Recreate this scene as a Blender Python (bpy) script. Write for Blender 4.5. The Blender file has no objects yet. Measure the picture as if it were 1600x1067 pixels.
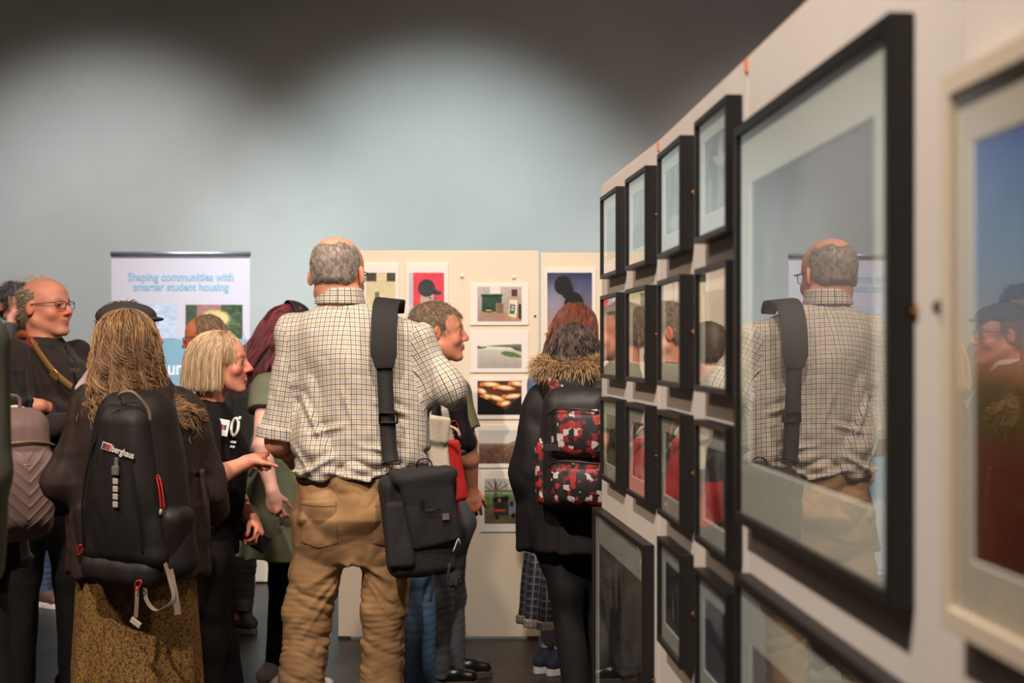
import bpy, math, random
import numpy as np
from mathutils import Vector, Matrix

C = bpy.context
col = C.scene.collection
FPX = 2222.0            # focal length in pixels of the 1600x1067 frame
CAMH = 1.44             # lens height above the floor
HZ = 548.0              # row of the horizon

# ------------------------------------------------------------------ camera
cam_data = bpy.data.cameras.new('camera')
cam = bpy.data.objects.new('camera', cam_data); col.objects.link(cam)
cam.location = (0, 0, CAMH); cam.rotation_euler = (math.radians(90), 0, 0)
cam_data.sensor_width = 36; cam_data.lens = 36 * FPX / 1600
cam_data.shift_y = (HZ - 533.5) / 1600
cam_data.clip_start = 0.05; cam_data.clip_end = 60
cam_data.dof.use_dof = True
cam_data.dof.focus_distance = 4.75
cam_data.dof.aperture_fstop = 3.4
C.scene.camera = cam
# ------------------------------------------------------------------ colour management, world
vs = C.scene.view_settings
vs.view_transform = 'Standard'; vs.look = 'None'; vs.gamma = 1.0; vs.use_curve_mapping = False
vs.exposure = 0.0
w = bpy.data.worlds.new('world'); C.scene.world = w; w.use_nodes = True
w.node_tree.nodes['Background'].inputs[0].default_value = (0.012, 0.009, 0.008, 1)
w.node_tree.nodes['Background'].inputs[1].default_value = 1.0
# ------------------------------------------------------------------ lights
def light(name, kind, loc, target, energy, color, size=0.3, spot=60, blend=0.6, size_y=None):
    d = bpy.data.lights.new(name, kind); d.energy = energy; d.color = color
    if kind == 'AREA':
        d.size = size
        if size_y: d.shape = 'RECTANGLE'; d.size_y = size_y
    else: d.shadow_soft_size = size
    if kind == 'SPOT': d.spot_size = math.radians(spot); d.spot_blend = blend
    o = bpy.data.objects.new(name, d); col.objects.link(o); o.location = loc
    o.rotation_euler = (Vector(target) - Vector(loc)).to_track_quat('-Z', 'Y').to_euler()
    return o
WARM = (1.0, 0.86, 0.70); WARM2 = (1.0, 0.80, 0.62); COOL = (0.86, 0.98, 1.0)
WALL_Y = 9.6
WASH = (-2.72, -0.47, 2.15)             # cool wall washers along the back wall
for i, x in enumerate(WASH):
    light('wall_washer', 'SPOT', (x, WALL_Y - 3.0, 5.2), (x, WALL_Y, 0.70), (880, 1060, 520)[i], ((1, .965, .95), (.90, 1.0, .98), (1, .80, .78))[i], 0.12, 58, 0.80)
# warm track lights over the visitors
light('key_spot', 'SPOT', (-1.35, 0.4, 4.5), (0.2, 3.9, 0.7), 900, (1, .88, .79), 0.05, 84, 0.85)
light('key_spot', 'SPOT', (-3.4, 2.2, 4.8), (-1.2, 5.4, 1.2), 430, WARM2, 0.12, 85, 0.8)
light('key_spot', 'SPOT', (0.2, 2.6, 4.6), (0.1, 7.1, 0.5), 600, (1, .90, .80), 0.12, 62, 0.9)
light('key_spot', 'SPOT', (1.6, 3.6, 4.9), (-2.0, 6.3, 1.3), 300, WARM2, 0.12, 80, 0.8)
light('overhead_fill', 'AREA', (-1.6, 2.6, 5.0), (-1.2, 4.6, 0), 40, (1, .72, .60), 4.0, size_y=3.0)  # added soft warm fill under the dark ceiling, no real fitting

light('wall_tint_fill', 'SPOT', (1.5, 3.0, 5.0), (1.6, WALL_Y, 3.4), 150, (1, .70, .66), 0.3, 60, 1.0)  # added pinkish fill to warm the dark upper wall at right, no real fitting
light('wall_tint_fill', 'SPOT', (-3.0, 3.0, 5.0), (-2.2, WALL_Y, 4.4), 45, (1, .66, .52), 0.3, 70, 1.0)  # dimmer added fill, warms the top of the wall at left

# ------------------------------------------------------------------ small helpers
def srgb(c):
    c = np.asarray(c, float) / 255.0
    return np.where(c <= 0.04045, c / 12.92, ((c + 0.055) / 1.055) ** 2.4)
def P(px, py, Z):
    return np.array([(px - 800) / FPX * Z, Z, CAMH + (HZ - py) / FPX * Z])
def link(o, parent=None):
    col.objects.link(o)
    if parent: o.parent = parent
    return o
def tag(o, label=None, cat=None, group=None, kind=None):
    if label: o['label'] = label
    if cat: o['category'] = cat
    if group: o['group'] = group
    if kind: o['kind'] = kind
    return o
def empty(name, loc=(0, 0, 0), rz=0.0, parent=None):
    o = bpy.data.objects.new(name, None); o.empty_display_size = 0.1
    o.location = loc; o.rotation_euler = (0, 0, rz)
    return link(o, parent)
def np_mesh(name, V, F, mat, parent=None, smooth=True, colors=None, uv=None, mats=None, midx=None):
    """V (n,3); F (m,4) quads, or (m,3) triangles"""
    me = bpy.data.meshes.new(name)
    V = np.asarray(V, np.float32); F = np.asarray(F, np.int32)
    k = F.shape[1]
    me.vertices.add(len(V)); me.vertices.foreach_set('co', V.ravel())
    me.loops.add(F.size); me.loops.foreach_set('vertex_index', F.ravel())
    me.polygons.add(len(F))
    me.polygons.foreach_set('loop_start', np.arange(0, F.size, k, dtype=np.int32))
    me.polygons.foreach_set('use_smooth', np.full(len(F), smooth))
    for m in (mats or [mat]): me.materials.append(m)
    if midx is not None: me.polygons.foreach_set('material_index', np.asarray(midx, np.int32))
    if colors is not None:
        a = me.color_attributes.new('Col', 'FLOAT_COLOR', 'POINT')
        cc = np.ones((len(V), 4), np.float32); cc[:, :3] = colors
        a.data.foreach_set('color', cc.ravel())
    if uv is not None:
        l = me.uv_layers.new(name='UVMap'); l.data.foreach_set('uv', np.asarray(uv, np.float32).ravel())
    me.update(); me.validate()
    o = bpy.data.objects.new(name, me)
    return link(o, parent)
class MB:
    """collects boxes, tubes and ribbons; build() links them as one mesh"""
    def __init__(s): s.V = []; s.F = []; s.n = 0
    def raw(s, V, F):
        V = np.asarray(V, float)
        for f in F: s.F.append([i + s.n for i in f])
        s.V.append(V); s.n += len(V); return s
    def box(s, c, h, R=None):
        c = np.asarray(c, float); h = np.asarray(h, float)
        q = np.array([[x, y, z] for x in (-1, 1) for y in (-1, 1) for z in (-1, 1)], float) * h
        if R is not None: q = q @ np.asarray(R).T
        return s.raw(q + c, [(0, 1, 3, 2), (4, 6, 7, 5), (0, 4, 5, 1), (2, 3, 7, 6), (0, 2, 6, 4), (1, 5, 7, 3)])
    def tube(s, pts, r, n=8, cap=True, closed=False):
        pts = np.asarray(pts, float); m = len(pts)
        r = np.broadcast_to(np.asarray(r, float), (m,))
        T = np.gradient(pts, axis=0) if not closed else np.roll(pts, -1, 0) - np.roll(pts, 1, 0)
        T /= np.linalg.norm(T, axis=1)[:, None] + 1e-9
        ref = np.array([0, 0, 1.0]) if abs(T[0][2]) < 0.9 else np.array([1.0, 0, 0])
        A = []; u = np.cross(T[0], ref); u /= np.linalg.norm(u)
        for t in T:
            u = u - t * np.dot(u, t); u /= np.linalg.norm(u) + 1e-9; A.append(u)
        A = np.array(A); B = np.cross(T, A)
        a = np.linspace(0, 2 * np.pi, n, endpoint=False)
        V = (pts[:, None] + r[:, None, None] * (np.cos(a)[None, :, None] * A[:, None] + np.sin(a)[None, :, None] * B[:, None])).reshape(-1, 3)
        F = []
        for i in range(m if closed else m - 1):
            for j in range(n):
                k = (i + 1) % m
                F.append((i * n + j, i * n + (j + 1) % n, k * n + (j + 1) % n, k * n + j))
        if cap and not closed: F.append(tuple(range(n))[::-1]); F.append(tuple((m - 1) * n + j for j in range(n)))
        return s.raw(V, F)
    def ribbon(s, pts, side, wid, th):
        """strap: pts centre line, side direction(s) across the width, thickness along the normal"""
        pts = np.asarray(pts, float); m = len(pts)
        side = np.broadcast_to(np.asarray(side, float), (m, 3)).copy()
        wid = np.broadcast_to(np.asarray(wid, float), (m,))
        T = np.gradient(pts, axis=0); T /= np.linalg.norm(T, axis=1)[:, None] + 1e-9
        side -= T * (side * T).sum(1)[:, None]; side /= np.linalg.norm(side, axis=1)[:, None] + 1e-9
        N = np.cross(T, side)
        V = []
        for i in range(m):
            a = side[i] * wid[i] / 2; b = N[i] * th / 2
            V += [pts[i] - a - b, pts[i] + a - b, pts[i] + a + b, pts[i] - a + b]
        F = []
        for i in range(m - 1):
            for j in range(4):
                F.append((i * 4 + j, i * 4 + (j + 1) % 4, (i + 1) * 4 + (j + 1) % 4, (i + 1) * 4 + j))
        F.append((3, 2, 1, 0)); F.append(tuple((m - 1) * 4 + j for j in range(4)))
        return s.raw(V, F)
    def prism(s, poly, axis_o, U, W, N, d):
        """polygon (u,w) in the plane U,W at axis_o, extruded by d along N"""
        U, W, N, o = map(lambda q: np.asarray(q, float), (U, W, N, axis_o)); n = len(poly)
        V = [o + U * a + W * b for a, b in poly] + [o + U * a + W * b + N * d for a, b in poly]
        F = [tuple(range(n)), tuple(range(2 * n - 1, n - 1, -1))] + [(i, i + n, (i + 1) % n + n, (i + 1) % n) for i in range(n)]
        return s.raw(V, F)
    def build(s, name, mat, parent=None, smooth=False, bevel=0, sub=0):
        me = bpy.data.meshes.new(name)
        me.from_pydata([tuple(v) for v in np.concatenate(s.V)], [], s.F); me.materials.append(mat)
        me.polygons.foreach_set('use_smooth', [smooth] * len(me.polygons)); me.update()
        o = link(bpy.data.objects.new(name, me), parent)
        if bevel:
            m = o.modifiers.new('bevel', 'BEVEL'); m.width = bevel; m.segments = 2; m.limit_method = 'ANGLE'
        if sub:
            m = o.modifiers.new('sub', 'SUBSURF'); m.levels = sub; m.render_levels = sub
        return o
def spline(pts, n=24):
    pts = np.asarray(pts, float); m = len(pts)
    out = []
    for t in np.linspace(0, m - 1 - 1e-6, n):
        i = int(t); f = t - i
        p0, p1, p2, p3 = pts[max(i - 1, 0)], pts[i], pts[min(i + 1, m - 1)], pts[min(i + 2, m - 1)]
        out.append(0.5 * ((2 * p1) + (-p0 + p2) * f + (2 * p0 - 5 * p1 + 4 * p2 - p3) * f * f + (-p0 + 3 * p1 - 3 * p2 + p3) * f ** 3))
    return np.array(out)

# ------------------------------------------------------------------ materials
MATS = {}
def mat(name, color=(128, 128, 128), rough=0.6, metal=0.0, spec=0.5, attr=False, nscale=0, namp=0.0, bump=0.0, bscale=60, sheen=0.0,
        sss=0.0, coat=0.0, weave=0, emit=0, stretch=(1, 1, 1)):
    if name in MATS: return MATS[name]
    m = bpy.data.materials.new(name); m.use_nodes = True; MATS[name] = m
    nt = m.node_tree; N = nt.nodes; L = nt.links; b = N['Principled BSDF']
    base = tuple(srgb(color)) + (1,)
    b.inputs['Base Color'].default_value = base
    b.inputs['Roughness'].default_value = rough; b.inputs['Metallic'].default_value = metal
    b.inputs['Specular IOR Level'].default_value = spec
    b.inputs['Sheen Weight'].default_value = sheen; b.inputs['Coat Weight'].default_value = coat
    if sss:
        b.inputs['Subsurface Weight'].default_value = sss; b.inputs['Subsurface Radius'].default_value = (1, .35, .2)
        b.inputs['Subsurface Scale'].default_value = 0.006
    src = None
    if attr:
        a = N.new('ShaderNodeVertexColor'); a.layer_name = 'Col'; src = a.outputs[0]
        L.new(src, b.inputs['Base Color'])
    tc = N.new('ShaderNodeTexCoord'); mp = N.new('ShaderNodeMapping'); L.new(tc.outputs['Object'], mp.inputs[0])
    mp.inputs['Scale'].default_value = stretch
    if namp:
        n = N.new('ShaderNodeTexNoise'); n.inputs['Scale'].default_value = nscale; n.inputs['Detail'].default_value = 4
        L.new(mp.outputs[0], n.inputs[0])
        r = N.new('ShaderNodeMapRange'); r.inputs[1].default_value = 0.25; r.inputs[2].default_value = 0.75
        r.inputs[3].default_value = 1 - namp; r.inputs[4].default_value = 1 + namp; L.new(n.outputs[0], r.inputs[0])
        mx = N.new('ShaderNodeVectorMath'); mx.operation = 'SCALE'
        if src: L.new(src, mx.inputs[0])
        else: mx.inputs[0].default_value = base[:3]
        L.new(r.outputs[0], mx.inputs['Scale']); L.new(mx.outputs[0], b.inputs['Base Color'])
    if bump:
        n2 = N.new('ShaderNodeTexNoise'); n2.inputs['Scale'].default_value = bscale; n2.inputs['Detail'].default_value = 5
        L.new(mp.outputs[0], n2.inputs[0])
        bp = N.new('ShaderNodeBump'); bp.inputs['Strength'].default_value = bump; bp.inputs['Distance'].default_value = 0.01
        L.new(n2.outputs[0], bp.inputs['Height']); L.new(bp.outputs[0], b.inputs['Normal'])
    if emit: b.inputs['Emission Color'].default_value = base; b.inputs['Emission Strength'].default_value = emit
    return m
M_glass = bpy.data.materials.new('picture_glass')
def make_glass(m, tint=(0.97, 0.98, 0.97), boost=1.0):
    """thin pane: reflects by the angle at its front face, clear behind it"""
    m.use_nodes = True; nt = m.node_tree; N = nt.nodes; L = nt.links
    for n in list(N): N.remove(n)
    out = N.new('ShaderNodeOutputMaterial'); mix = N.new('ShaderNodeMixShader')
    tr = N.new('ShaderNodeBsdfTransparent'); tr.inputs[0].default_value = tint + (1,)
    gl = N.new('ShaderNodeBsdfGlossy'); gl.inputs['Roughness'].default_value = 0.0; gl.inputs[0].default_value = (1, 1, 1, 1)
    fr = N.new('ShaderNodeFresnel'); fr.inputs[0].default_value = 1.52
    ge = N.new('ShaderNodeNewGeometry')
    inv = N.new('ShaderNodeMath'); inv.operation = 'SUBTRACT'; inv.inputs[0].default_value = 1; L.new(ge.outputs['Backfacing'], inv.inputs[1])
    # two faces of the pane: 2R/(1+R)
    a = N.new('ShaderNodeMath'); a.operation = 'MULTIPLY'; a.inputs[1].default_value = 2 * boost; L.new(fr.outputs[0], a.inputs[0])
    c = N.new('ShaderNodeMath'); c.operation = 'ADD'; c.inputs[1].default_value = 1; L.new(fr.outputs[0], c.inputs[0])
    d = N.new('ShaderNodeMath'); d.operation = 'DIVIDE'; L.new(a.outputs[0], d.inputs[0]); L.new(c.outputs[0], d.inputs[1])
    e = N.new('ShaderNodeMath'); e.operation = 'MULTIPLY'; e.use_clamp = True; L.new(d.outputs[0], e.inputs[0]); L.new(inv.outputs[0], e.inputs[1])
    L.new(e.outputs[0], mix.inputs[0]); L.new(tr.outputs[0], mix.inputs[1]); L.new(gl.outputs[0], mix.inputs[2]); L.new(mix.outputs[0], out.inputs[0])
make_glass(M_glass)

# ------------------------------------------------------------------ value noise
_rng = np.random.default_rng(7)
_LAT = _rng.random((32, 32, 32)).astype(np.float32)
def vnoise(x, y, z):
    xi = np.floor(x).astype(np.int32); yi = np.floor(y).astype(np.int32); zi = np.floor(z).astype(np.int32)
    fx = x - xi; fy = y - yi; fz = z - zi
    fx = fx * fx * (3 - 2 * fx); fy = fy * fy * (3 - 2 * fy); fz = fz * fz * (3 - 2 * fz)
    r = 0
    for dx in (0, 1):
        wx = fx if dx else 1 - fx
        for dy in (0, 1):
            wy = fy if dy else 1 - fy
            for dz in (0, 1):
                wz = fz if dz else 1 - fz
                r = r + wx * wy * wz * _LAT[(xi + dx) & 31, (yi + dy) & 31, (zi + dz) & 31]
    return r * 2 - 1
def fbm(x, y, z, o=3):
    r = 0; a = 1; s = 1
    for i in range(o):
        r = r + a * vnoise(x * s + 5.3 * i, y * s + 1.7 * i, z * s + 9.1 * i); a *= 0.5; s *= 2.03
    return r

# ------------------------------------------------------------------ signed distance modelling
def smin(a, b, k):
    if k <= 0: return np.minimum(a, b)
    h = np.maximum(k - np.abs(a - b), 0) / k
    return np.minimum(a, b) - h * h * k * 0.25
def smax(a, b, k): return -smin(-a, -b, k)
def s_cap(x, y, z, a, b, ra, rb):
    a = np.asarray(a, float); b = np.asarray(b, float); ab = b - a; L2 = float(ab @ ab) + 1e-12
    t = np.clip(((x - a[0]) * ab[0] + (y - a[1]) * ab[1] + (z - a[2]) * ab[2]) / L2, 0, 1)
    return np.sqrt((x - a[0] - t * ab[0]) ** 2 + (y - a[1] - t * ab[1]) ** 2 + (z - a[2] - t * ab[2]) ** 2) - (ra + (rb - ra) * t)
def s_ell(x, y, z, c, r, R=None):
    x = x - c[0]; y = y - c[1]; z = z - c[2]
    if R is not None:
        x, y, z = (R[0][0] * x + R[1][0] * y + R[2][0] * z, R[0][1] * x + R[1][1] * y + R[2][1] * z, R[0][2] * x + R[1][2] * y + R[2][2] * z)
    k0 = np.sqrt((x / r[0]) ** 2 + (y / r[1]) ** 2 + (z / r[2]) ** 2)
    k1 = np.sqrt((x / r[0] ** 2) ** 2 + (y / r[1] ** 2) ** 2 + (z / r[2] ** 2) ** 2) + 1e-9
    return k0 * (k0 - 1) / k1
def rotm(rx=0, ry=0, rz=0):
    return np.array(Matrix.Rotation(rz, 3, 'Z') @ Matrix.Rotation(ry, 3, 'Y') @ Matrix.Rotation(rx, 3, 'X'))
def cap(a, b, ra, rb=None):
    rb = ra if rb is None else rb; a = np.asarray(a, float); b = np.asarray(b, float); r = max(ra, rb)
    return (lambda x, y, z: s_cap(x, y, z, a, b, ra, rb), np.minimum(a, b) - r, np.maximum(a, b) + r)
def capcut(a, b, ra, rb, flat=0.6):
    """capsule whose b end is cut flat"""
    a = np.asarray(a, float); b = np.asarray(b, float); r = max(ra, rb); n = (b - a) / np.linalg.norm(b - a)
    def f(x, y, z):
        d = s_cap(x, y, z, a, b + n * r, ra, rb)
        return np.maximum(d, (x - b[0]) * n[0] + (y - b[1]) * n[1] + (z - b[2]) * n[2])
    return (f, np.minimum(a, b) - r, np.maximum(a, b) + r)
def ell(c, r, R=None):
    c = np.asarray(c, float); m = max(r)
    return (lambda x, y, z: s_ell(x, y, z, c, r, R), c - m, c + m)
def rbox(c, h, r, R=None, taper=0.0, bulge=0.0):
    c = np.asarray(c, float); h = np.asarray(h, float); m = float(np.linalg.norm(h)) + 0.02
    def f(x, y, z):
        x = x - c[0]; y = y - c[1]; z = z - c[2]
        if R is not None:
            x, y, z = (R[0][0] * x + R[1][0] * y + R[2][0] * z, R[0][1] * x + R[1][1] * y + R[2][1] * z, R[0][2] * x + R[1][2] * y + R[2][2] * z)
        s = 1 - taper * (z / h[2])
        ax = np.abs(x) / s - (h[0] - r); ay = np.abs(y) - (h[1] - r) - bulge * (1 - np.clip((x / h[0]) ** 2 + (z / h[2]) ** 2, 0, 1)); az = np.abs(z) - (h[2] - r)
        return np.sqrt(np.maximum(ax, 0) ** 2 + np.maximum(ay, 0) ** 2 + np.maximum(az, 0) ** 2) + np.minimum(np.maximum(ax, np.maximum(ay, az)), 0) - r
    return (f, c - m, c + m)
def loft(st, e=2.0, mod=None, capr=0.0):
    """stations (cx, cy, z, a, b) by rising z; elliptical section; mod(angle, z) scales the radius"""
    st = sorted([tuple(s) for s in st], key=lambda s: s[2]); A = np.array(st, float)
    zz = A[:, 2]; mx = A[:, 3:].max()
    def f(x, y, z):
        cx = np.interp(z, zz, A[:, 0]); cy = np.interp(z, zz, A[:, 1]); a = np.interp(z, zz, A[:, 3]); b = np.interp(z, zz, A[:, 4])
        u = (x - cx); v = (y - cy)
        k = (np.abs(u / a) ** e + np.abs(v / b) ** e) ** (1 / e)
        if mod is not None: k = k / mod(np.arctan2(v, u), z)
        d = (k - 1) * np.minimum(a, b)
        return smax(d, np.maximum(zz[0] - z, z - zz[-1]), capr)
    return (f, np.array([A[:, 0].min() - mx * 1.15, A[:, 1].min() - mx * 1.15, zz[0]]), np.array([A[:, 0].max() + mx * 1.15, A[:, 1].max() + mx * 1.15, zz[-1]]))
class Field:
    def __init__(s, prims, h, k=0.03, pad=0.03):
        """prims: list of (fn, lo, hi) or (fn, lo, hi, k)"""
        lo = np.min([p[1] for p in prims], 0) - pad; hi = np.max([p[2] for p in prims], 0) + pad
        s.lo = lo; s.h = h; s.n = np.ceil((hi - lo) / h).astype(int) + 1
        s.S = np.full(s.n, 0.5, np.float32)
        for p in prims: s.add(p, p[3] if len(p) > 3 else k)
    def block(s, lo, hi):
        i0 = np.clip(np.floor((lo - s.lo) / s.h).astype(int), 0, s.n - 1); i1 = np.clip(np.ceil((hi - s.lo) / s.h).astype(int) + 1, 1, s.n)
        g = [(s.lo[a] + s.h * np.arange(i0[a], i1[a])).astype(np.float32) for a in range(3)]
        X, Y, Z = g[0][:, None, None], g[1][None, :, None], g[2][None, None, :]
        return (slice(i0[0], i1[0]), slice(i0[1], i1[1]), slice(i0[2], i1[2])), X, Y, Z
    def add(s, p, k):
        m = max(k, 0.0) + 2.5 * s.h
        sl, X, Y, Z = s.block(p[1] - m, p[2] + m)
        if min(s.S[sl].shape) == 0: return
        s.S[sl] = smin(s.S[sl], p[0](X, Y, Z), k)
    def sub(s, p, k=0.005):
        sl, X, Y, Z = s.block(p[1] - k, p[2] + k)
        s.S[sl] = smax(s.S[sl], -p[0](X, Y, Z), k)
    def cut(s, pt, n, k=0.0):
        pt = np.asarray(pt, float); n = np.asarray(n, float); n = n / np.linalg.norm(n)
        sl, X, Y, Z = s.block(s.lo, s.lo + s.h * s.n)
        s.S = smax(s.S, ((X - pt[0]) * n[0] + (Y - pt[1]) * n[1] + (Z - pt[2]) * n[2]).astype(np.float32), k)
    def disp(s, fn, band=0.03):
        I = np.nonzero(np.abs(s.S) < band)
        p = [s.lo[a] + s.h * I[a] for a in range(3)]
        s.S[I] += fn(*p)
    def mesh(s):
        S = s.S; S[0] = S[-1] = 1; S[:, 0] = S[:, -1] = 1; S[:, :, 0] = S[:, :, -1] = 1
        n = s.n; ins = S < 0; strd = np.array([n[1] * n[2], n[2], 1], np.int64)
        cells = []; pts = []; quads = []; flips = []
        flat = S.ravel()
        for a in range(3):
            sa = [slice(None)] * 3; sb = [slice(None)] * 3; sa[a] = slice(0, -1); sb[a] = slice(1, None)
            idx = np.argwhere(ins[tuple(sa)] != ins[tuple(sb)])
            if len(idx) == 0: continue
            lin = idx @ strd; v0 = flat[lin]; v1 = flat[lin + strd[a]]
            t = v0 / (v0 - v1)
            p = idx.astype(np.float64); p[:, a] += t
            b, c = (a + 1) % 3, (a + 2) % 3
            q = np.stack([lin, lin - strd[b], lin - strd[b] - strd[c], lin - strd[c]], 1)
            quads.append(np.where((v0 < 0)[:, None], q, q[:, ::-1])); cells.append(q); pts.append(np.repeat(p[:, None], 4, 1))
        Q = np.concatenate(quads); cells = np.concatenate(cells).ravel(); pts = np.concatenate(pts).reshape(-1, 3)
        u, inv = np.unique(cells, return_inverse=True); cnt = np.bincount(inv)
        V = np.stack([np.bincount(inv, pts[:, i]) / cnt for i in range(3)], 1)
        F = np.searchsorted(u, Q)
        return V * s.h + s.lo, F
def sample(prims, k, p):
    """distance of points p to the blend of prims"""
    d = np.full(len(p), 9.0)
    for q in prims: d = smin(d, q[0](p[:, 0], p[:, 1], p[:, 2]), q[3] if len(q) > 3 else k)
    return d
# ------------------------------------------------------------------ room shell
def struct(name, mb, m, **k):
    return tag(mb.build(name, m, **k), kind='structure')
m = mat('wall_canvas', (162, 168, 168), 0.85, spec=0.2, nscale=2.2, namp=0.05)
nt = m.node_tree; N = nt.nodes; L = nt.links
tc = N.new('ShaderNodeTexCoord'); hs = []
for sc in ((1, 1, 90), (90, 1, 1)):        # woven threads both ways
    mp = N.new('ShaderNodeMapping'); mp.inputs['Scale'].default_value = sc; L.new(tc.outputs['Object'], mp.inputs[0])
    n = N.new('ShaderNodeTexNoise'); n.inputs['Scale'].default_value = 1.2; n.inputs['Detail'].default_value = 3; L.new(mp.outputs[0], n.inputs[0]); hs.append(n)
ad = N.new('ShaderNodeMath'); ad.operation = 'ADD'; L.new(hs[0].outputs[0], ad.inputs[0]); L.new(hs[1].outputs[0], ad.inputs[1])
bp = N.new('ShaderNodeBump'); bp.inputs['Strength'].default_value = 0.07; bp.inputs['Distance'].default_value = 0.01
L.new(ad.outputs[0], bp.inputs['Height']); L.new(bp.outputs[0], N['Principled BSDF'].inputs['Normal'])
M_canvas = m
M_dark = mat('black_box_wall', (56, 48, 45), 0.9)
M_floor = mat('floor_vinyl', (46, 42, 41), 0.42, spec=0.38, nscale=3, namp=0.25, bump=0.03, bscale=6)
XL, XR, YF, ZC = -6.5, 4.2, -3.0, 5.4
struct('wall_back', MB().box(((XL + XR) / 2, WALL_Y + .05, ZC / 2), ((XR - XL) / 2 + .1, .05, ZC / 2)), M_canvas)
struct('floor', MB().box(((XL + XR) / 2, (YF + WALL_Y) / 2, -.05), ((XR - XL) / 2 + .1, (WALL_Y - YF) / 2 + .1, .05)), M_floor)
struct('ceiling', MB().box(((XL + XR) / 2, (YF + WALL_Y) / 2, ZC + .05), ((XR - XL) / 2 + .1, (WALL_Y - YF) / 2 + .1, .05)), M_dark)
struct('wall_left', MB().box((XL - .05, (YF + WALL_Y) / 2, ZC / 2), (.05, (WALL_Y - YF) / 2, ZC / 2)), mat('side_wall', (84, 70, 64), 0.9))
struct('wall_right', MB().box((XR + .05, (YF + WALL_Y) / 2, ZC / 2), (.05, (WALL_Y - YF) / 2, ZC / 2)), M_dark)
struct('wall_front', MB().box(((XL + XR) / 2, YF - .05, ZC / 2), ((XR - XL) / 2 + .1, .05, ZC / 2)), M_dark)

# ------------------------------------------------------------------ painted pictures
M_photo = mat('photo_print', rough=0.45, spec=0.3, attr=True)
class Canvas:
    def __init__(s, w, h, c=(128, 128, 128)):
        s.w, s.h = w, h; s.a = np.zeros((h, w, 3)) + np.array(c, float)
        s.u, s.v = np.meshgrid(np.linspace(0, 1, w), np.linspace(0, 1, h))
    def put(s, m, c):
        m = np.clip(m, 0, 1)[..., None]; s.a = s.a * (1 - m) + np.asarray(c, float) * m; return s
    def rect(s, u0, v0, u1, v1, c, soft=0.006):
        m = np.clip((s.u - u0) / soft + .5, 0, 1) * np.clip((u1 - s.u) / soft + .5, 0, 1) * np.clip((s.v - v0) / soft + .5, 0, 1) * np.clip((v1 - s.v) / soft + .5, 0, 1)
        return s.put(m, c)
    def ell(s, cu, cv, ru, rv, c, soft=0.15, ang=0, al=1.0):
        du = (s.u - cu); dv = (s.v - cv); ca, sa = math.cos(ang), math.sin(ang)
        x = (du * ca + dv * sa) / ru; y = (-du * sa + dv * ca) / rv
        return s.put(np.clip((1 - np.sqrt(x * x + y * y)) / soft + .5, 0, 1) * al, c)
    def poly(s, pts, c, al=1.0):
        ins = np.zeros(s.u.shape, bool); n = len(pts)
        for i in range(n):
            (x0, y0), (x1, y1) = pts[i], pts[(i + 1) % n]
            cnd = (y0 > s.v) != (y1 > s.v)
            ins ^= cnd & (s.u < (x1 - x0) * (s.v - y0) / (y1 - y0 + 1e-12) + x0)
        return s.put(ins * al, c)
    def vgrad(s, stops):
        t = [q[0] for q in stops]
        for i in range(3): s.a[..., i] = np.interp(s.v, t, [q[1][i] for q in stops])
        return s
    def noise(s, amp, f=8, seed=0, fy=None, o=3, mask=None):
        n = fbm(s.u * f, s.v * (fy or f), s.u * 0 + seed, o)
        k = 1 if mask is None else mask
        s.a = np.clip(s.a + (amp * n * k)[..., None], 0, 255); return s
    def line(s, p, q, r, c):
        p = np.array(p); q = np.array(q); d = q - p
        t = np.clip(((s.u - p[0]) * d[0] + (s.v - p[1]) * d[1]) / (d @ d), 0, 1)
        return s.put(np.clip((r - np.hypot(s.u - p[0] - t * d[0], s.v - p[1] - t * d[1])) / 0.006 + .5, 0, 1), c)
    def build(s, name, tl, U, Vd, parent, m=None):
        tl, U, Vd = (np.asarray(q, float) for q in (tl, U, Vd))
        V = tl + s.u[..., None] * U + s.v[..., None] * Vd
        i = np.arange(s.w * s.h).reshape(s.h, s.w)
        F = np.stack([i[:-1, :-1], i[1:, :-1], i[1:, 1:], i[:-1, 1:]], -1).reshape(-1, 4)
        return np_mesh(name, V.reshape(-1, 3), F, m or M_photo, parent, smooth=False, colors=srgb(s.a.reshape(-1, 3)))

# ------------------------------------------------------------------ right-hand row of boards: X = c - s*Y on the room side
SEG = [(4.306, 3.398, .6524, .0885), (3.398, 2.436, .5345, .0538), (2.436, 1.440, .5275, .0509), (1.440, .45, .5275, .0509)]
M_board = mat('board_paint', (214, 204, 194), 0.7, spec=0.25, nscale=9, namp=0.035, bump=0.05, bscale=40)
M_edge = mat('board_edge', (205, 188, 170), 0.8)
M_plug = mat('orange_plug', (214, 120, 84), 0.5)
M_frame = mat('black_frame_wood', (25, 22, 21), 0.45, spec=0.4, bump=0.05, bscale=40, stretch=(1, 1, 8))
M_brass = mat('brass', (200, 150, 80), 0.3, metal=1)
M_mount = mat('mount_card', (206, 206, 196), 0.8)
M_bevel = mat('mount_bevel', (236, 234, 226), 0.7)
BN = ['far end of the row', 'second from the far end of the row', 'third from the far end of the row', 'nearest the lens']
def board_frame(seg, Y):
    y0, y1, c, s = SEG[seg]
    return (c - s * Y, Y), math.atan2(-1, s)
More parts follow.
